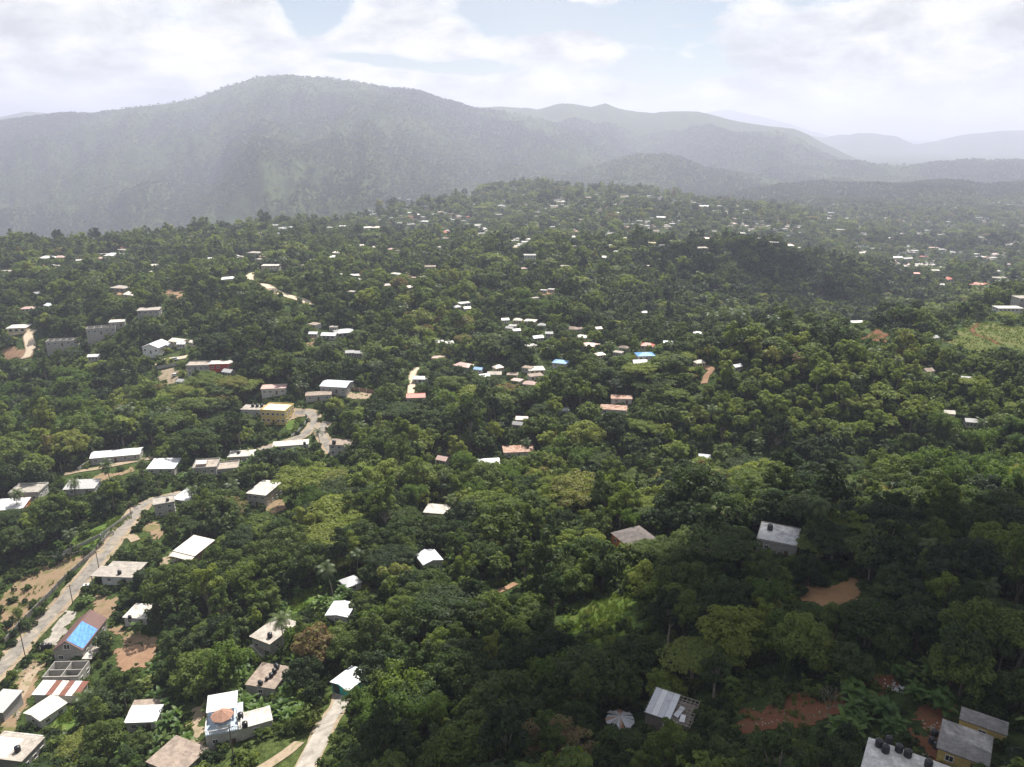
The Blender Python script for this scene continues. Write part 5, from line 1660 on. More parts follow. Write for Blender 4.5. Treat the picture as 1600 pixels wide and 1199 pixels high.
# beyond the houses one can tell apart: the built-up slopes of the far town, one mass
town_me = []
for k, (wm, rm) in enumerate([('plaster', 'light_grey'), ('cream_wall', 'pale_slab'), ('whitewash', 'white_slab'), ('dull_wall', 'concrete'), ('plaster', 'red_tin'), ('dull_wall', 'rust_tin')]):
    m = MB().box(-5, 5, 0, 7, -3, 3.2); nf = len(m.F); m.box(-5.3, 5.3, -.3, 7.3, 3.203, 3.6)
    me = m.mesh('town_house', wm); me.materials.append(MATS[rm]); me.polygons.foreach_set('material_index', [0] * nf + [1] * (len(m.F) - nf)); town_me.append(me)
rgv = np.random.default_rng(8)
qx = []; qy = []
for (x0, y0, x1, y1, n) in [(560, 300, 720, 352, 90), (690, 276, 980, 392, 480), (960, 300, 1260, 372, 320), (1280, 318, 1600, 408, 480), (1390, 405, 1490, 428, 60), (0, 392, 250, 425, 46), (430, 352, 700, 398, 60), (360, 396, 480, 412, 18)]:
    u_ = rgv.uniform(x0, x1, n * 3); v_ = rgv.uniform(y0, y1, n * 3)
    k_ = (fbm(u_ / 46, v_ / 15, 3, 19) > .46)
    for a, c in list(zip(u_[k_], v_[k_]))[:n]:
        p = hit(a, c)
        qx.append(p.x); qy.append(p.y)
qx = np.array(qx); qy = np.array(qy)
scatter('distant_town', qx, qy, ground_at(qx, qy + 2) + .2, rgv.uniform(.55, 1.15, len(qx)), rgv.normal(0, .5, len(qx)), rgv.choice(6, len(qx), p=[.32, .2, .2, .18, .05, .05]), np.zeros(len(qx)), town_me)

# ------------------------------------------------------------------ things on and about the houses
def on_plane(px, py, z):
    d = pix_dir(px, py); t = (z - CAM_H) / d[2]
    return Vector((d[0] * t, d[1] * t, z))


def local(b, lx, ly, z):
    a = R(b['yaw']); p = b['loc']
    return Vector((p.x + lx * math.cos(a) - ly * math.sin(a), p.y + lx * math.sin(a) + ly * math.cos(a), b['z0'] + z))


# water tanks
def tank_mesh():
    n = 20; V = []; F = []
    prof = [(.62, 0), (.66, .05)]
    for k in range(6):
        z = .12 + k * .19
        prof += [(.66, z), (.69, z + .05), (.69, z + .12), (.66, z + .17)]
    prof += [(.62, 1.34), (.42, 1.47), (.27, 1.52)]
    for r, z in prof:
        V += [(r * math.cos(i / n * math.tau), r * math.sin(i / n * math.tau), z) for i in range(n)]
    for j in range(len(prof) - 1):
        F += [(j * n + i, j * n + (i + 1) % n, (j + 1) * n + (i + 1) % n, (j + 1) * n + i) for i in range(n)]
    F += [tuple(reversed(range(n))), tuple(range((len(prof) - 1) * n, len(prof) * n))]
    m = bpy.data.meshes.new('tank_body'); m.from_pydata(V, [], F); m.update(); m.materials.append(MATS['tank_black'])
    return m


ME_TANK = tank_mesh()
ME_LID = MB().cyl(0, 0, 1.515, 1.60, .26, 16, .22).mesh('lid', 'tank_black')


def tank(pos, label, s=1.0, tip=False, group='black water tanks'):
    E = empty('water_tank', pos, random.uniform(0, 360), label, 'water tank', group)
    E.scale = (s, s, s)
    if tip:
        E.rotation_euler = (R(88), 0, R(random.uniform(20, 70))); E.location.z += .66 * s
    link('tank_body', ME_TANK, E); link('lid', ME_LID, E)


def named(n):
    return next(b for b in BLD if b.get('name') == n)


def rooftop(b):
    return b['z0'] + b['h'] + .203


zt = rooftop(TANKH)
for (px, py, nth, s) in [(1373, 1166, 'leftmost of the row', 1.12), (1388, 1160, 'standing behind the second one', 1.0), (1383, 1175, 'second in front', 1.12), (1404, 1174, 'in the middle of the front', 1.12), (1418, 1182, 'fourth in front', 1.1), (1450, 1198, 'alone at the far right corner', 1.12)]:
    tank(on_plane(px, py, zt), 'black water tank on the tank row house roof, ' + nth, s * .80)
for (px, py, t) in [(1460, 1146, 'rearmost'), (1456, 1158, 'middle'), (1463, 1166, 'frontmost')]:
    q = hit(px, py + 4); tank(q, 'black water tank on red earth beside the mouldy slab house, ' + t, .85)
zt = rooftop(BARE)
for (px, py, t, tip, s) in [(431, 1042, 'beside the roof edge', True, .95), (429, 1052, 'upright at the rear', False, .9), (424, 1058, 'in the middle', False, .8), (417, 1063, 'small and in front of the middle one', False, .62), (405, 1068, 'lying on its side', True, .8)]:
    tank(on_plane(px, py, zt), 'dark tank on the bare slab roof, ' + t, s, tip)
tank(on_plane(422, 996, rooftop(STAIR)), 'black tank on the raised slab house by the palm', 1.0)
tank(on_plane(187, 897, rooftop(CARPORT)), 'black tank on the flat roofed roadside house', .95)
tank(on_plane(203, 967, rooftop(named('low white house'))), 'black tank on the low white house roof', .8)
tank(on_plane(262, 783, rooftop(named('grey house at the bend'))), 'black tank on the grey house at the road bend', .85)
tank(on_plane(373, 709, rooftop(named('slab house with tank'))), 'black tank on the slab house by the hill road', .95)
tank(on_plane(522, 694, rooftop(named('brown slab house'))), 'black tank on the brown slab house', 1.3)
tank(on_plane(476, 695, rooftop(named('long low ledge house'))), 'black tank at the end of the long low ledge house', .95)
for px, t in ((395, 'left'), (402, 'middle'), (409, 'right')):
    zz = [b for b in BLD if b['px'] == 394 and b['py'] == 652][0]
    tank(on_plane(px, 636, rooftop(zz)), 'black tank beside the yellow house, %s one of three' % t, 1.15)
tank(on_plane(28, 1174, rooftop(BLOK)), 'black tank on the white patched roof house', 1.0)
tank(on_plane(1203, 828, rooftop(SLAB)), 'black tank on the back edge of the lone pale slab', 1.15)
tank(on_plane(398, 777, rooftop(CREAM)), 'small dark tank on the cream slab house', .5)
tank(local(named('rusty orange roof'), 4.6, 3.5, 2.8 + .5), 'black tank on the rusty orange roof', 1.0)
for (px, py, t, s) in [(69, 1012, 'left', 1.25), (78, 1010, 'right', 1.0)]:
    tank(hit(px, py + 2), 'dark tank in the yard beside the blue tarp house, %s one of two' % t, s)
for (px, py, t) in [(376, 1122, 'rear'), (383, 1136, 'front')]:
    zz = [b for b in BLD if b.get('name') == 'white annex'][0]
    tank(on_plane(px, py, zz['z0'] + zz['h'] + .203), 'black tank between terrace house and white annex, %s one' % t, .95)

# the blue tarp, weighed down over the right slope
b = TARP; pit = b['pitch']; hw = b['w'] / 2
V = []; F = []; nx, ny = 14, 22
for j in range(ny + 1):
    for i in range(nx + 1):
        x = .12 + (hw + .05) * i / nx; y = .25 + 9.2 * j / ny
        z = b['h'] + pit * (hw - x) + .19 + .010 * math.sin(i * 1.9 + j * .7) + .03 * random.random()
        V.append((x, y, z))
for j in range(ny):
    for i in range(nx):
        q = j * (nx + 1) + i; F.append((q, q + 1, q + nx + 2, q + nx + 1))
mt = bpy.data.materials.new('blue_tarpaulin'); mt.use_nodes = True
ntt = mt.node_tree; pp_ = ntt.nodes['Principled BSDF']; tcn = node(ntt, 'ShaderNodeTexCoord'); nn = node(ntt, 'ShaderNodeTexNoise', i_Scale=.9, i_Detail=6.0)
ntt.links.new(tcn.outputs['Object'], nn.inputs[0]); ntt.links.new(ramp(ntt, nn.outputs[0], [(.3, (.025, .15, .52)), (.7, (.06, .26, .70))]), pp_.inputs['Base Color']); pp_.inputs['Roughness'].default_value = .42
o = link('tarp', new_mesh('tarp', V, F, [mt], smooth=False), None, label='bright blue tarp stretched over the brown gabled roof', cat='tarp', loc=(b['loc'].x, b['loc'].y, b['z0']), rz=R(b['yaw']))
sd = o.modifiers.new('thickness', 'SOLIDIFY'); sd.thickness = .02
add_window(b['E'], 0, -.055, b['h'] + 1.0, 0, 1.5)
add_window(b['E'], -2.2, -.055, 2.3, 0, 1.2); add_window(b['E'], 2.2, -.055, 2.3, 0, 1.2)
# lean-to with a yellow rail, and porch roof
E = b['E']
MB().box(hw + .45, hw + 4.6, 2.2, 8.6, 1.7, 1.9).build('terrace_slab', 'concrete', E)
for (x, y) in ((hw + .7, 2.5), (hw + 4.3, 2.5), (hw + 4.3, 8.2)):
    MB().box(x - .15, x + .15, y - .15, y + .15, -2.5, 1.697).build('pillar', 'block', E)
m = MB()
for z in (2.4, 2.85):
    m.bar((hw + 4.5, 2.3, z), (hw + 4.5, 8.5, z), .05)
for k in range(8):
    m.bar((hw + 4.5, 2.3 + k * .885, 1.9), (hw + 4.5, 2.3 + k * .885, 2.9), .04)
m.build('terrace_railing', 'yellow', E)
MB().slab([(hw + .2, -1.4, 2.5), (hw + 3.0, -1.4, 2.4), (hw + 3.0, 1.6, 2.4), (hw + .2, 1.6, 2.5)], .12).build('porch_roof', 'pale_slab', E)
MB().box(-hw - 2.6, -hw - .1, 4.0, 8.5, 1.2, 1.38).build('porch_roof', 'white_slab', E)

# verandah arches
b = ARCH; E = b['E']
for k in range(6):
    x = -b['w'] / 2 + .5 + k * (b['w'] - 1.0) / 5
    MB().cyl(x, -1.9, -1.6, 2.25, .17, 10).build('column', 'cream_wall', E)
MB().box(-b['w'] / 2, b['w'] / 2, -2.2, -.006, -1.8, .12).build('verandah_floor', 'concrete', E)
MB().slab([(-b['w'] / 2 - .3, -2.4, 2.4), (b['w'] / 2 + .3, -2.4, 2.4), (b['w'] / 2 + .3, -.36, 2.95), (-b['w'] / 2 - .3, -.36, 2.95)], .1).build('verandah_roof', 'cream_metal', E)

# carport
b = CARPORT; E = b['E']
MB().box(-b['w'] / 2 - 3.2, -b['w'] / 2 - .92, -.8, b['d'] * .7, b['h'] + .01, b['h'] + .195).build('carport_roof', 'concrete', E)
for (x, y) in ((-b['w'] / 2 - 3.0, -.6), (-b['w'] / 2 - 3.0, b['d'] * .6)):
    MB().box(x - .12, x + .12, y - .12, y + .12, -1.5, b['h']).build('pillar', 'block', E)

# outside stair and gallery
b = STAIR; E = b['E']
for k in range(11):
    MB().box(-b['w'] / 2 + 1.2 + k * .30, -b['w'] / 2 + 1.5 + k * .30, -1.3, -.02, -2.2, 2.15 - k * .2).build('step', 'concrete', E)
m = MB(); m.bar((-b['w'] / 2 + 1.2, -1.35, 3.1), (-b['w'] / 2 + 4.5, -1.35, .95), .05)
for k in range(8):
    x = -b['w'] / 2 + 1.3 + k * .44; m.bar((x, -1.35, 2.1 - k * .29), (x, -1.35, 3.05 - k * .287), .035)
m.build('stair_railing', 'frame_white', E)
MB().box(-b['w'] / 2 - .2, -b['w'] / 2 + 1.19, -1.3, -.02, 2.0, 2.18).build('landing', 'concrete', E)
MB().box(-b['w'] / 2 - .2, b['w'] / 2 + .2, -.35, -.06, b['h'] - 2.6, b['h'] - 2.45).build('ledge', 'concrete', E)

# the dazzling white coat on half of the block house roof
b = BLOK; E = b['E']
MB().box(-b['w'] / 2 + .1, b['w'] * .10, .3, b['d'] - 1.2, b['h'] + .203, b['h'] + .235).build('roof_coating', 'white_metal', E)
MB().box(-b['w'] / 2, b['w'] / 2 - .6, b['d'] + .2, b['d'] + .6, b['h'] - .6, b['h'] + .25).build('rear_ledge', 'pale_slab', E)

# scrap roof and rods on the unfinished block house
b = UNF1; E = b['E']; zz = b['h'] + .206
for (x, y) in ((-3.2, 1.5), (.4, 1.5), (-3.2, 4.6), (.4, 4.6)):
    MB().box(x - .08, x + .08, y - .08, y + .08, zz, zz + 1.9).build('post', 'timber', E)
MB().slab([(-3.6, 1.0, zz + 1.6), (.8, 1.0, zz + 1.6), (.8, 3.05, zz + 2.4), (-3.6, 3.05, zz + 2.4)], .05).build('roof_sheet', 'white_metal', E)
MB().slab([(-3.6, 3.07, zz + 2.4), (.8, 3.07, zz + 2.4), (.8, 5.2, zz + 1.6), (-3.6, 5.2, zz + 1.6)], .05).build('roof_sheet', 'rust_sheet', E)
for bb in (UNF1,):
    E = bb['E']; w_, d_, h_ = bb['w'], bb['d'], bb['h']
    for (x, y) in ((-w_ / 2 + .1, .1), (w_ / 2 - .1, .1), (-w_ / 2 + .1, d_ - .1), (w_ / 2 - .1, d_ - .1), (0, .1)):
        m = MB()
        for (ox, oy) in ((-.06, -.06), (.06, .06)):
            m.bar((x + ox, y + oy, h_), (x + ox * 1.6, y + oy * 1.6, h_ + 1.3), .02)
        m.build('rebar', 'pole_wood', E)

# teal house carport: dark panel put in for the shade inside its opening
b = TEAL; E = b['E']
MB().box(-b['w'] / 2 + .3, -.2, -.03, -.006, .02, 2.4).build('carport_painted_shade', 'glass_dark', E)
MB().box(.15, b['w'] / 2 - .3, -.05, -.006, .02, 2.3).build('shutter', 'teal', E)

# roof terrace: balustrade, pavilion, sheet canopy
b = GAZ; E = b['E']; zz = b['h'] + .2; w, d = b['w'], b['d']
def balustrade(par, x0, y0, x1, y1, z):
    m = MB(); L = math.hypot(x1 - x0, y1 - y0); n = max(2, int(L / .42))
    m.bar((x0, y0, z + .95), (x1, y1, z + .95), .08); m.bar((x0, y0, z + .12), (x1, y1, z + .12), .06)
    for k in range(n + 1):
        x = x0 + (x1 - x0) * k / n; y = y0 + (y1 - y0) * k / n
        m.cyl(x, y, z + .15, z + .9, .075, 6)
    m.build('balustrade', 'frame_white', par)
balustrade(E, -w / 2, .05, w / 2, .05, zz); balustrade(E, w / 2, .25, w / 2, d * .62, zz); balustrade(E, -w / 2, .25, -w / 2, d * .5, zz)
pc = local(b, -.2, 3.0, zz + .006)
PV = empty('pavilion', pc, b['yaw'], 'round pavilion with brown panelled roof on the terrace house deck', 'pavilion')
m = MB(); m.cyl(0, 0, 0, .75, 1.75, 20); m.build('bar_wall', 'whitewash', PV)
MB().cyl(0, 0, .753, .83, 1.9, 20).build('counter', 'blue_deck', PV)
for k in range(8):
    a = (k + .5) / 8 * math.tau
    MB().cyl(1.65 * math.cos(a), 1.65 * math.sin(a), .833, 2.25, .07, 6).build('post', 'timber', PV)
mat_simple('brick_roof', (.30, .17, .12), .85, .15, 2.0)
for k in range(8):
    a0, a1 = k / 8 * math.tau + .01, (k + 1) / 8 * math.tau - .01
    r = 2.55
    q = [(r * math.cos(a0), r * math.sin(a0), 2.2), (r * math.cos(a1), r * math.sin(a1), 2.2), (.1 * math.cos(a1), .1 * math.sin(a1), 3.35), (.1 * math.cos(a0), .1 * math.sin(a0), 3.35)]
    MB().slab(q, .06).build('roof_panel', 'brick_roof', PV)
MB().cyl(0, 0, 3.36, 3.55, .12, 8).build('finial', 'brick_roof', PV)
CN = empty('canopy', local(b, 0, d - 4.2, zz + .006), b['yaw'], 'flat white sheet metal canopy behind the round pavilion', 'canopy')
for k in range(4):
    x = -w / 2 + .1 + k * (w - .9) / 4
    MB().slab([(x, -.4, 2.45), (x + (w - .9) / 4 - .03, -.4, 2.45), (x + (w - .9) / 4 - .03, 5.2, 2.75), (x, 5.2, 2.75)], .05).build('roof_sheet', 'white_metal' if k != 2 else 'cream_metal', CN)
for (x, y, t) in ((-w / 2 + .25, -.2, 2.44), (w / 2 - 1.1, -.2, 2.44), (-w / 2 + .25, 3.6, 2.64), (w / 2 - 1.1, 3.6, 2.64)):
    MB().box(x - .06, x + .06, y - .06, y + .06, 0, t).build('post', 'steel_grey', CN)

# the zinc shack: rafters laid bare on one half, and a fan of old sheets beside it
b = SHACK; E = b['E']; w, d, h = b['w'], b['d'], b['h']
for k in range(4):
    x = -w / 2 + .0 + k * 1.25
    MB().slab([(x, -.4, h + .16), (x + 1.2, -.4, h + .16 + .01 * k), (x + 1.2, d + .4, h + .95), (x, d + .4, h + .95)], .03).build('zinc_sheet', ('zinc', 'white_metal', 'zinc', 'silver')[k], E)
for k in range(9):
    y = -.3 + k * (d + .6) / 8
    MB().box(-w / 2 - .3, w / 2 + .5, y - .06, y + .06, h + .02 + .85 * (y + .4) / (d + .8), h + .13 + .85 * (y + .4) / (d + .8)).build('batten', 'timber', E)
for k in range(6):
    x = .6 + k * (w / 2 - .2) / 5
    MB().bar((x, -.5, h - .05), (x, d + .5, h + .80), .05).build('rafter', 'timber', E)
MB().slab([(1.0, 1.0, h + .55), (2.0, .6, h + .5), (2.6, 3.4, h + .85), (1.7, 3.7, h + .9)], .03).build('zinc_sheet', 'zinc', E)
MB().slab([(2.4, .0, h + .30), (3.4, .2, h + .32), (3.2, 1.9, h + .6), (2.3, 1.8, h + .6)], .03).build('zinc_sheet', 'white_metal', E)
fc = hit(968, 1136)
FE = empty('round_shelter', (fc.x, fc.y, fc.z), 0, 'round shelter roofed with a fan of old zinc strips', 'shelter')
nst = 15
for k in range(nst):
    a0 = k / nst * math.tau; a1 = (k + 1) / nst * math.tau - .05
    r = 2.9 + .25 * math.sin(k * 2.7); z1_ = 1.75 + .12 * math.sin(k * 1.7)
    MB().slab([(r * math.cos(a0), r * math.sin(a0), z1_), (r * math.cos(a1), r * math.sin(a1), z1_), (.06 * math.cos(a1), .06 * math.sin(a1), 2.7), (.06 * math.cos(a0), .06 * math.sin(a0), 2.7)], .03).build('zinc_strip', ('zinc', 'grey_metal', 'zinc', 'rust_tin')[k % 4 if k < 12 else 0], FE)
for k in range(6):
    a = k / 6 * math.tau
    MB().cyl(2.2 * math.cos(a), 2.2 * math.sin(a), -1.2, 1.95, .07, 6).build('post', 'timber', FE)

# tyres by the shelter
def torus_mesh(name, R0, r0, mat, n=18, m_=8):
    V = []; F = []
    for i in range(n):
        for j in range(m_):
            a, c = i / n * math.tau, j / m_ * math.tau
            V.append(((R0 + r0 * math.cos(c)) * math.cos(a), (R0 + r0 * math.cos(c)) * math.sin(a), r0 * math.sin(c)))
    for i in range(n):
        for j in range(m_):
            F.append((i * m_ + j, ((i + 1) % n) * m_ + j, ((i + 1) % n) * m_ + (j + 1) % m_, i * m_ + (j + 1) % m_))
    me = bpy.data.meshes.new(name); me.from_pydata(V, [], F); me.update(); me.materials.append(MATS[mat]); return me
ME_TYRE = torus_mesh('tyre', .36, .13, 'tyre_rubber'); ME_RIM = torus_mesh('rim', .22, .05, 'frame_white')
for (px, py, t) in ((944, 1140, 'leaning beside the round shelter'), (948, 1146, 'lying in front of the round shelter')):
    q = hit(px, py); T = empty('old_tyre', (q.x, q.y, q.z + .35), random.uniform(0, 90), 'black tyre with a white rim ' + t, 'tyre')
    T.rotation_euler = (R(60 if 'lean' in t else 8), 0, .6); T.scale = (1.3, 1.3, 1.3)
    link('tread', ME_TYRE, T); link('rim', ME_RIM, T)

# ruined block walls below the blue tarp house
rq = hit(98, 1077)
RB = dict(kind='ruin', label='roofless grey block ruin in front of the blue tarp house', px=98, py=1077, w=9.6, d=6.6, h=4.2, yaw=2, roof='open', wall='block', rmat='concrete', win=(3, 2, 1), loc=rq, dep=float(project(rq.x, rq.y, rq.z)[2]), near=True)
build(RB)

# ------------------------------------------------------------------ fences, walls, poles
def fence(name, label, line, hgt, panel_mat, post_mat, step, ribs=7):
    P = [hit(*q) for q in line]
    E = empty(name, P[0], 0, label, name.split('_')[-1])
    pts = [Vector((p.x, p.y)) for p in P]; o = Vector((P[0].x, P[0].y)); segs = []
    for a, b_ in zip(pts[:-1], pts[1:]):
        n = max(1, int((b_ - a).length / step))
        for k in range(n):
            segs.append((a.lerp(b_, k / n), a.lerp(b_, (k + 1) / n)))
    mp = {}
    for k, (a, b_) in enumerate(segs):
        za, zb = g1(a.x, a.y) - P[0].z, g1(b_.x, b_.y) - P[0].z
        t = (b_ - a).normalized(); s = Vector((-t.y, t.x)) * .05
        a2, b2 = a - o + t * .09, b_ - o - t * .09
        m = MB()
        m.hexa([(a2.x - s.x, a2.y - s.y, za - .5), (b2.x - s.x, b2.y - s.y, zb - .5), (b2.x + s.x, b2.y + s.y, zb - .5), (a2.x + s.x, a2.y + s.y, za - .5)],
               [(a2.x - s.x, a2.y - s.y, za + hgt), (b2.x - s.x, b2.y - s.y, zb + hgt), (b2.x + s.x, b2.y + s.y, zb + hgt), (a2.x + s.x, a2.y + s.y, za + hgt)])
        for r in range(ribs):
            c = a2.lerp(b2, (r + .5) / ribs); zc = za + (zb - za) * (r + .5) / ribs
            m.bar((c.x - s.x * 1.3, c.y - s.y * 1.3, zc), (c.x - s.x * 1.3, c.y - s.y * 1.3, zc + hgt + .03), .035)
        m.build('panel', panel_mat, E)
        MB().box(a.x - o.x - .09, a.x - o.x + .09, a.y - o.y - .09, a.y - o.y + .09, za - .6, za + hgt + .15).build('post', post_mat, E)
    return E


fence('panel_fence', 'long grey panel fence along the near side of the valley road', [(8, 1006), (30, 980), (62, 948), (92, 916), (122, 888), (150, 864)], 1.75, 'block', 'pole_wood', 2.6)
fence('panel_fence', 'grey panel fence continuing past the trees towards the bend', [(152, 860), (163, 846), (172, 834)], 1.6, 'block', 'pole_wood', 2.6)
fence('block_wall', 'long dark block wall between the grass and the road up to the bend', [(90, 872), (125, 856), (160, 838), (185, 820), (208, 803)], 1.5, 'block', 'concrete', 3.0, 0)
fence('block_wall', 'short dark wall ending in the bare field beside a palm', [(84, 874), (100, 871), (128, 865)], 1.2, 'block', 'concrete', 3.0, 0)
fence('stone_wall', 'low pale wall climbing beside the upper track', [(122, 736), (134, 728), (148, 720)], 1.6, 'plaster', 'concrete', 3.0, 0)
fence('balustrade_wall', 'white railed wall curving round the yellow house', [(456, 683), (466, 676), (476, 664), (482, 654), (478, 648)], 1.3, 'frame_white', 'frame_white', 2.2, 6)
fence('block_wall', 'grey retaining wall below the white gabled house', [(246, 577), (262, 574), (284, 570)], 1.8, 'block', 'concrete', 4.0, 0)
fence('post_wall', 'brown wall with pale posts behind the silver hall', [(545, 609), (562, 612), (584, 615)], 2.0, 'brown_wall', 'frame_white', 2.6, 0)
fence('block_wall', 'grey yard wall by the hill road under the trees', [(256, 728), (290, 724), (330, 718), (352, 716)], 1.6, 'block', 'concrete', 4.0, 0)
G = hit(168, 840)
GE = empty('gate', G, 42, 'pale metal gate in the roadside fence', 'gate')
for s in (-1, 1):
    m = MB(); m.box(.05 * s if s > 0 else -1.9, 1.9 if s > 0 else -.05, -.03, .03, .15, .25).box(.05 if s > 0 else -1.9, 1.9 if s > 0 else -.05, -.03, .03, 1.7, 1.8)
    for k in range(9):
        x = s * (.12 + k * .215); m.box(x - .03, x + .03, -.02, .02, .253, 1.697)
    m.build('gate_leaf', 'steel_grey', GE)
for x in (-2.15, 2.15):
    MB().box(x - .2, x + .2, -.2, .2, -.5, 2.1).build('gate_post', 'plaster', GE)


def pole(px, py, hgt, label, az_=0):
    p = hit(px, py); E = empty('utility_pole', p, az_, label, 'utility pole', 'utility poles along the roads')
    MB().cyl(0, 0, -1, hgt, .15, 8, .10).build('pole', 'pole_wood', E)
    MB().box(-.9, .9, -.06, .06, hgt - .7, hgt - .56).build('crossarm', 'pole_wood', E)
    for x in (-.8, 0, .8):
        MB().cyl(x, 0, hgt - .555, hgt - .38, .05, 6).build('insulator', 'steel_grey', E)
    return p, hgt


PL = [pole(40, 1028, 9.0, 'wooden utility pole beside the road below the blue tarp house', 40), pole(114, 944, 7.4, 'utility pole at the bush above the blue tarp house', 40), pole(155, 891, 7.6, 'utility pole between the road and the flat roofed roadside house', 40),
      pole(206, 812, 7.6, 'utility pole by the block wall before the road bend', 40), pole(250, 776, 7.4, 'utility pole behind the grey house at the road bend', 10),
      pole(393, 697, 8.0, 'utility pole by the hill road behind the slab house with tank', 0), pole(364, 1180, 8.0, 'utility pole in front of the roof terrace house', 30)]
for (a, b_), lab in zip(((0, 1), (1, 2), (2, 3), (3, 4)), ('sagging wire between the two lower roadside poles', 'sagging wire passing the flat roofed roadside house', 'sagging wire up to the road bend', 'sagging wire behind the grey house at the bend')):
    (pa, ha), (pb, hb_) = PL[a], PL[b_]
    A = pa + Vector((0, 0, ha - .4)); Bq = pb + Vector((0, 0, hb_ - .4)); pts = []
    for k in range(13):
        t = k / 12; q = A.lerp(Bq, t); q.z -= 1.0 * 4 * t * (1 - t); pts.append(q - A)
    link('overhead_wire', new_mesh('overhead_wire', *tube(pts, [.03] * 13, 4), [MATS['tank_black']]), None, loc=A, label=lab, cat='wire')

# ------------------------------------------------------------------ vehicles
mat_simple('car_white', (.75, .75, .76), .3, .04, 1.0, .5); mat_simple('lamp_glass', (.7, .7, .66), .2, .05); mat_simple('tail_red', (.35, .02, .02), .3, .05)
def hull(secs):
    """a shell through cross sections (x, half width, z0, z1, top half width)"""
    V = []; F = []
    for (x, hw_, z0_, z1_, tw) in secs:
        V += [(x, -hw_, z0_), (x, hw_, z0_), (x, hw_, z0_ + (z1_ - z0_) * .55), (x, tw, z1_), (x, -tw, z1_), (x, -hw_, z0_ + (z1_ - z0_) * .55)]
    for i in range(len(secs) - 1):
        for j in range(6):
            F.append((i * 6 + j, i * 6 + (j + 1) % 6, (i + 1) * 6 + (j + 1) % 6, (i + 1) * 6 + j))
    F += [tuple(reversed(range(6))), tuple(range((len(secs) - 1) * 6, len(secs) * 6))]
    return V, F
ME_BODY = MB().poly(*hull([(-2.2, .72, .45, .85, .66), (-2.0, .85, .30, .98, .80), (-1.0, .88, .25, 1.02, .82), (1.0, .88, .25, 1.02, .82), (1.9, .84, .30, .92, .76), (2.2, .70, .42, .80, .62)])).mesh('body', 'car_white')
ME_CAB = MB().poly(*hull([(-1.95, .76, 1.0, 1.05, .72), (-1.55, .78, 1.0, 1.52, .62), (.35, .78, 1.0, 1.55, .62), (1.05, .76, 1.0, 1.05, .70)])).mesh('cabin_glass', 'glass_dark')
ME_TOP = MB().box(-1.5, .30, -.64, .64, 1.545, 1.60).mesh('roof', 'car_white')
ME_HL = MB().box(2.08, 2.20, -.11, .11, .60, .74).mesh('headlight', 'lamp_glass'); ME_TLM = MB().box(-2.22, -2.1, -.1, .1, .66, .84).mesh('tail_light', 'tail_red')
ME_WH = torus_mesh('tyre', .24, .10, 'tyre_rubber', 14, 6); ME_RM = MB().cyl(0, 0, -.06, .06, .19, 12).mesh('rim', 'steel_grey')
CAR0 = None
for (px, py, yaw_, lab) in [(139, 920, 12, 'white car parked under the overhang of the flat roofed roadside house'), (275, 588, 10, 'white car on the dusty yard below the white gabled house'), (274, 563, 14, 'white car on the lane beside the white gabled house')]:
    p = hit(px, py); E = empty('parked_car', p + Vector((0, 0, .12)), yaw_, lab, 'car')
    link('body', ME_BODY, E); c = link('cabin_glass', ME_CAB, E); link('roof', ME_TOP, E)
    for y in (-.55, .55):
        link('headlight', ME_HL, E, loc=(0, y, 0)); link('tail_light', ME_TLM, E, loc=(0, y, 0))
    for x in (-1.35, 1.35):
        for y in (-.84, .84):
            wq = link('wheel', ME_WH, E, loc=(x, y, .34)); wq.rotation_euler = (R(90), 0, 0); link('rim', ME_RM, wq)

# odds and ends on the bare ground
rb = np.random.default_rng(14)
def heap(px, py, n, spread, size, mat, label, name='rubble'):
    p = hit(px, py); bm = bmesh.new()
    for k in range(n):
        x, y = rb.normal(size=2) * spread; s = size * rb.uniform(.4, 1.3)
        bmesh.ops.create_icosphere(bm, subdivisions=1, radius=s, matrix=Matrix.Translation((x, y, g1(p.x + x, p.y + y) - p.z + s * .3)) @ Euler(tuple(rb.uniform(0, 3, 3))).to_matrix().to_4x4() @ Matrix.Diagonal((1, rb.uniform(.6, 1), rb.uniform(.4, .8), 1)))
    me = bpy.data.meshes.new(name); bm.to_mesh(me); bm.free(); me.materials.append(MATS[mat])
    link(name, me, None, kind='stuff', loc=p)
heap(1205, 1125, 90, 2.8, .16, 'concrete', ''); heap(1290, 1118, 50, 1.6, .16, 'concrete', ''); heap(1398, 1075, 60, .8, .25, 'grey_slab', ''); heap(1464, 1140, 40, 1.0, .22, 'concrete', '')
heap(50, 1045, 60, 1.6, .25, 'plaster', ''); heap(100, 1150, 50, 1.0, .22, 'plaster', ''); heap(26, 1118, 30, .8, .3, 'block', ''); heap(1430, 1185, 50, .9, .18, 'timber', '')

# ------------------------------------------------------------------ the trees one can point at, each an object of its own
LAND = [(b['name'], b['px'], b['py'] - 8) for b in BLD if b.get('name')]
LAND += [('red earth slope', 1235, 1115), ('tan dirt yard', 1300, 930), ('weedy clearing', 945, 970), ('concrete driveway', 508, 1135), ('roadside panel fence', 85, 935), ('pale dirt road', 430, 450), ('red earth bank', 1368, 526), ('red hilltop path', 1530, 518),
         ('brown bare field', 70, 920), ('orange dirt yard', 215, 1030), ('round zinc shelter', 968, 1122), ('grass bank', 150, 830), ('rubble pad', 1398, 1072), ('long white school block', 623, 350), ('red roofed ridge house', 695, 368),
         ('cream far terrace', 1313, 358), ('paired white plain roofs', 1410, 405), ('red hillside villa', 1483, 440), ('middle ridge white roof', 1098, 391), ('long far white roof', 1098, 323), ('short orange track', 1104, 590),
         ('orange valley yard', 30, 552), ('orange earth bank', 272, 460), ('far hill town crest', 790, 285), ('far right cluster', 1566, 318)]
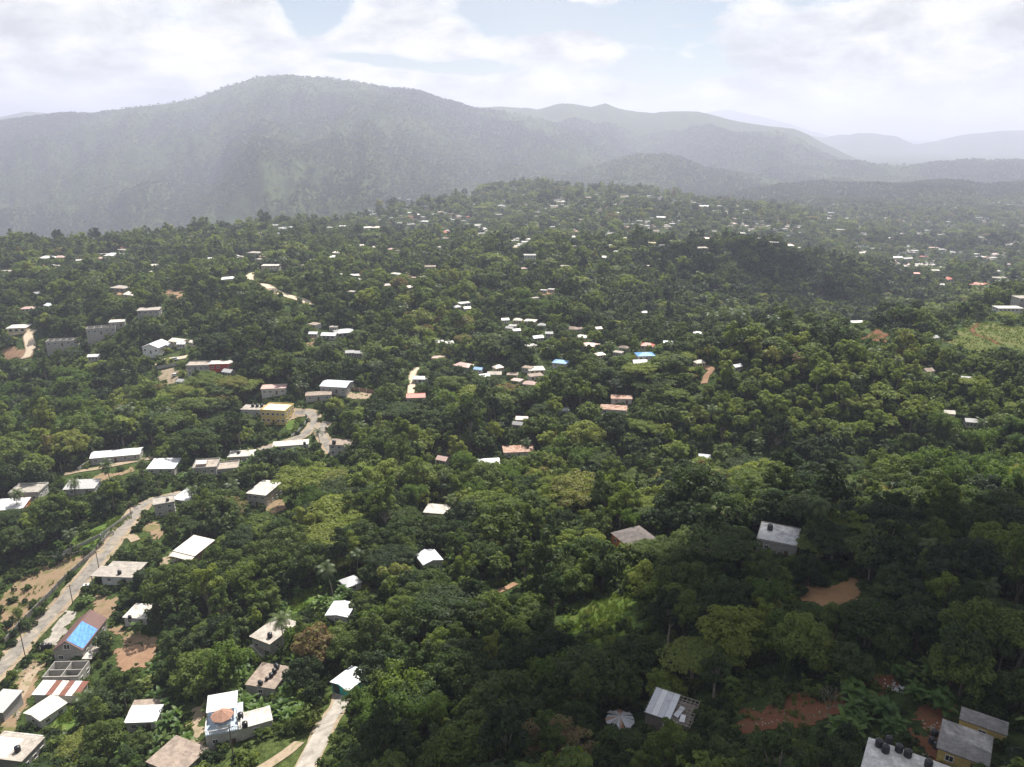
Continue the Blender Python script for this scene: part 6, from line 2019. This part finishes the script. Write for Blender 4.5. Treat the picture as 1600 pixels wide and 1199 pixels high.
_LX = np.array([l[1] for l in LAND], float); _LY = np.array([l[2] for l in LAND], float)
ORD = ['first', 'second', 'third', 'fourth', 'fifth', 'sixth', 'seventh', 'eighth', 'ninth', 'tenth', 'eleventh', 'twelfth']


def where(px, py, skip=None):
    d = np.hypot(_LX - px, _LY - py)
    if skip is not None:
        d = np.where([l[0] == skip for l in LAND], 1e9, d)
    k = int(np.argmin(d)); dx, dy = px - _LX[k], py - _LY[k]
    if abs(dx) > abs(dy):
        rel = 'right of' if dx > 0 else 'left of'
    else:
        rel = 'below' if dy > 0 else 'above'
    q = '' if d[k] < 75 else ('well ' if d[k] < 150 else 'far ')
    return q + rel + ' the ' + LAND[k][0]


def name_all(items):
    """items: (object, phrase, px, py); equal phrases are told apart by their order from the left"""
    by = {}
    for it in items:
        by.setdefault(it[1], []).append(it)
    for ph, g in by.items():
        g.sort(key=lambda t: t[2])
        for i, (o, _, px, py) in enumerate(g):
            if len(g) == 1:
                o['label'] = ph
            elif len(g) == 2:
                o['label'] = ph + (', left one' if i == 0 else ', right one')
            else:
                o['label'] = ph + ', %s from left' % (ORD[i] if i < 12 else {1:'%dst',2:'%dnd',3:'%drd'}.get((i+1)%10 if (i+1)%100 not in (11,12,13) else 0,'%dth') % (i + 1))


LOOK = dict(round_tree='round tree', spreading_tree='flat topped tree', tall_tree='tall tree', coconut_palm='coconut palm', bamboo_clump='bamboo clump', banana_plant='banana plant', bush='leafy bush', bare_tree='leafless pale tree')
CATS = dict(coconut_palm='palm', bamboo_clump='bamboo', banana_plant='banana plant', bush='bush')
GRP = {k: v + 's on the near slopes' for k, v in LOOK.items()}


def tone(t):
    return 'dark green' if t < .20 else 'deep green' if t < .36 else 'mid green' if t < .52 else 'light green' if t < .72 else 'yellowish'


rgo = np.random.default_rng(3)
items = []
for i in OWN:
    sp = SPECIES[SP[i]][int(VA[i])]
    E = bpy.data.objects.new(SP[i], None); COL.objects.link(E)
    E.location = (X[i], Y[i], Z[i] - .15); s = float(SC[i])
    E.rotation_euler = (rgo.normal() * .04, rgo.normal() * .04, rgo.uniform(0, 6.28)); E.scale = (s, s, s * rgo.uniform(.9, 1.12))
    E['category'] = CATS.get(SP[i], 'tree'); E['group'] = GRP[SP[i]]
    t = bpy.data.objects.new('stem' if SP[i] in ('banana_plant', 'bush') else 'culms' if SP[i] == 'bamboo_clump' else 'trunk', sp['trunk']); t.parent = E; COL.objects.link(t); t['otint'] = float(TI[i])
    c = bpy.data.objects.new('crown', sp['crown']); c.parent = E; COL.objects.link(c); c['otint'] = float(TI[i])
    size = 'small ' if s < .74 else 'big ' if s > 1.12 else ''
    ph = size + ('' if SP[i] in ('bare_tree',) else tone(TI[i]) + ' ') + LOOK[SP[i]] + ' ' + where(PX[i], PY[i])
    items.append((E, ph, float(PX[i]), float(PY[i])))
name_all(items)
items = []
for b in BLD:
    if b['near']:
        continue
    f = {'f': 'flat roofed', 'g': 'gabled', 'h': 'hip roofed'}[b['form']]
    size = 'tiny ' if b['wp'] < 8 else 'small ' if b['wp'] < 13 else 'wide ' if b['wp'] > 19 else ''
    ph = size + TONE[b['tone']][3] + ' ' + f + ' house ' + where(b['px'], b['py'])
    b['E']['group'] = 'houses scattered over the hillsides'
    items.append((b['E'], ph, b['px'], b['py']))
name_all(items)
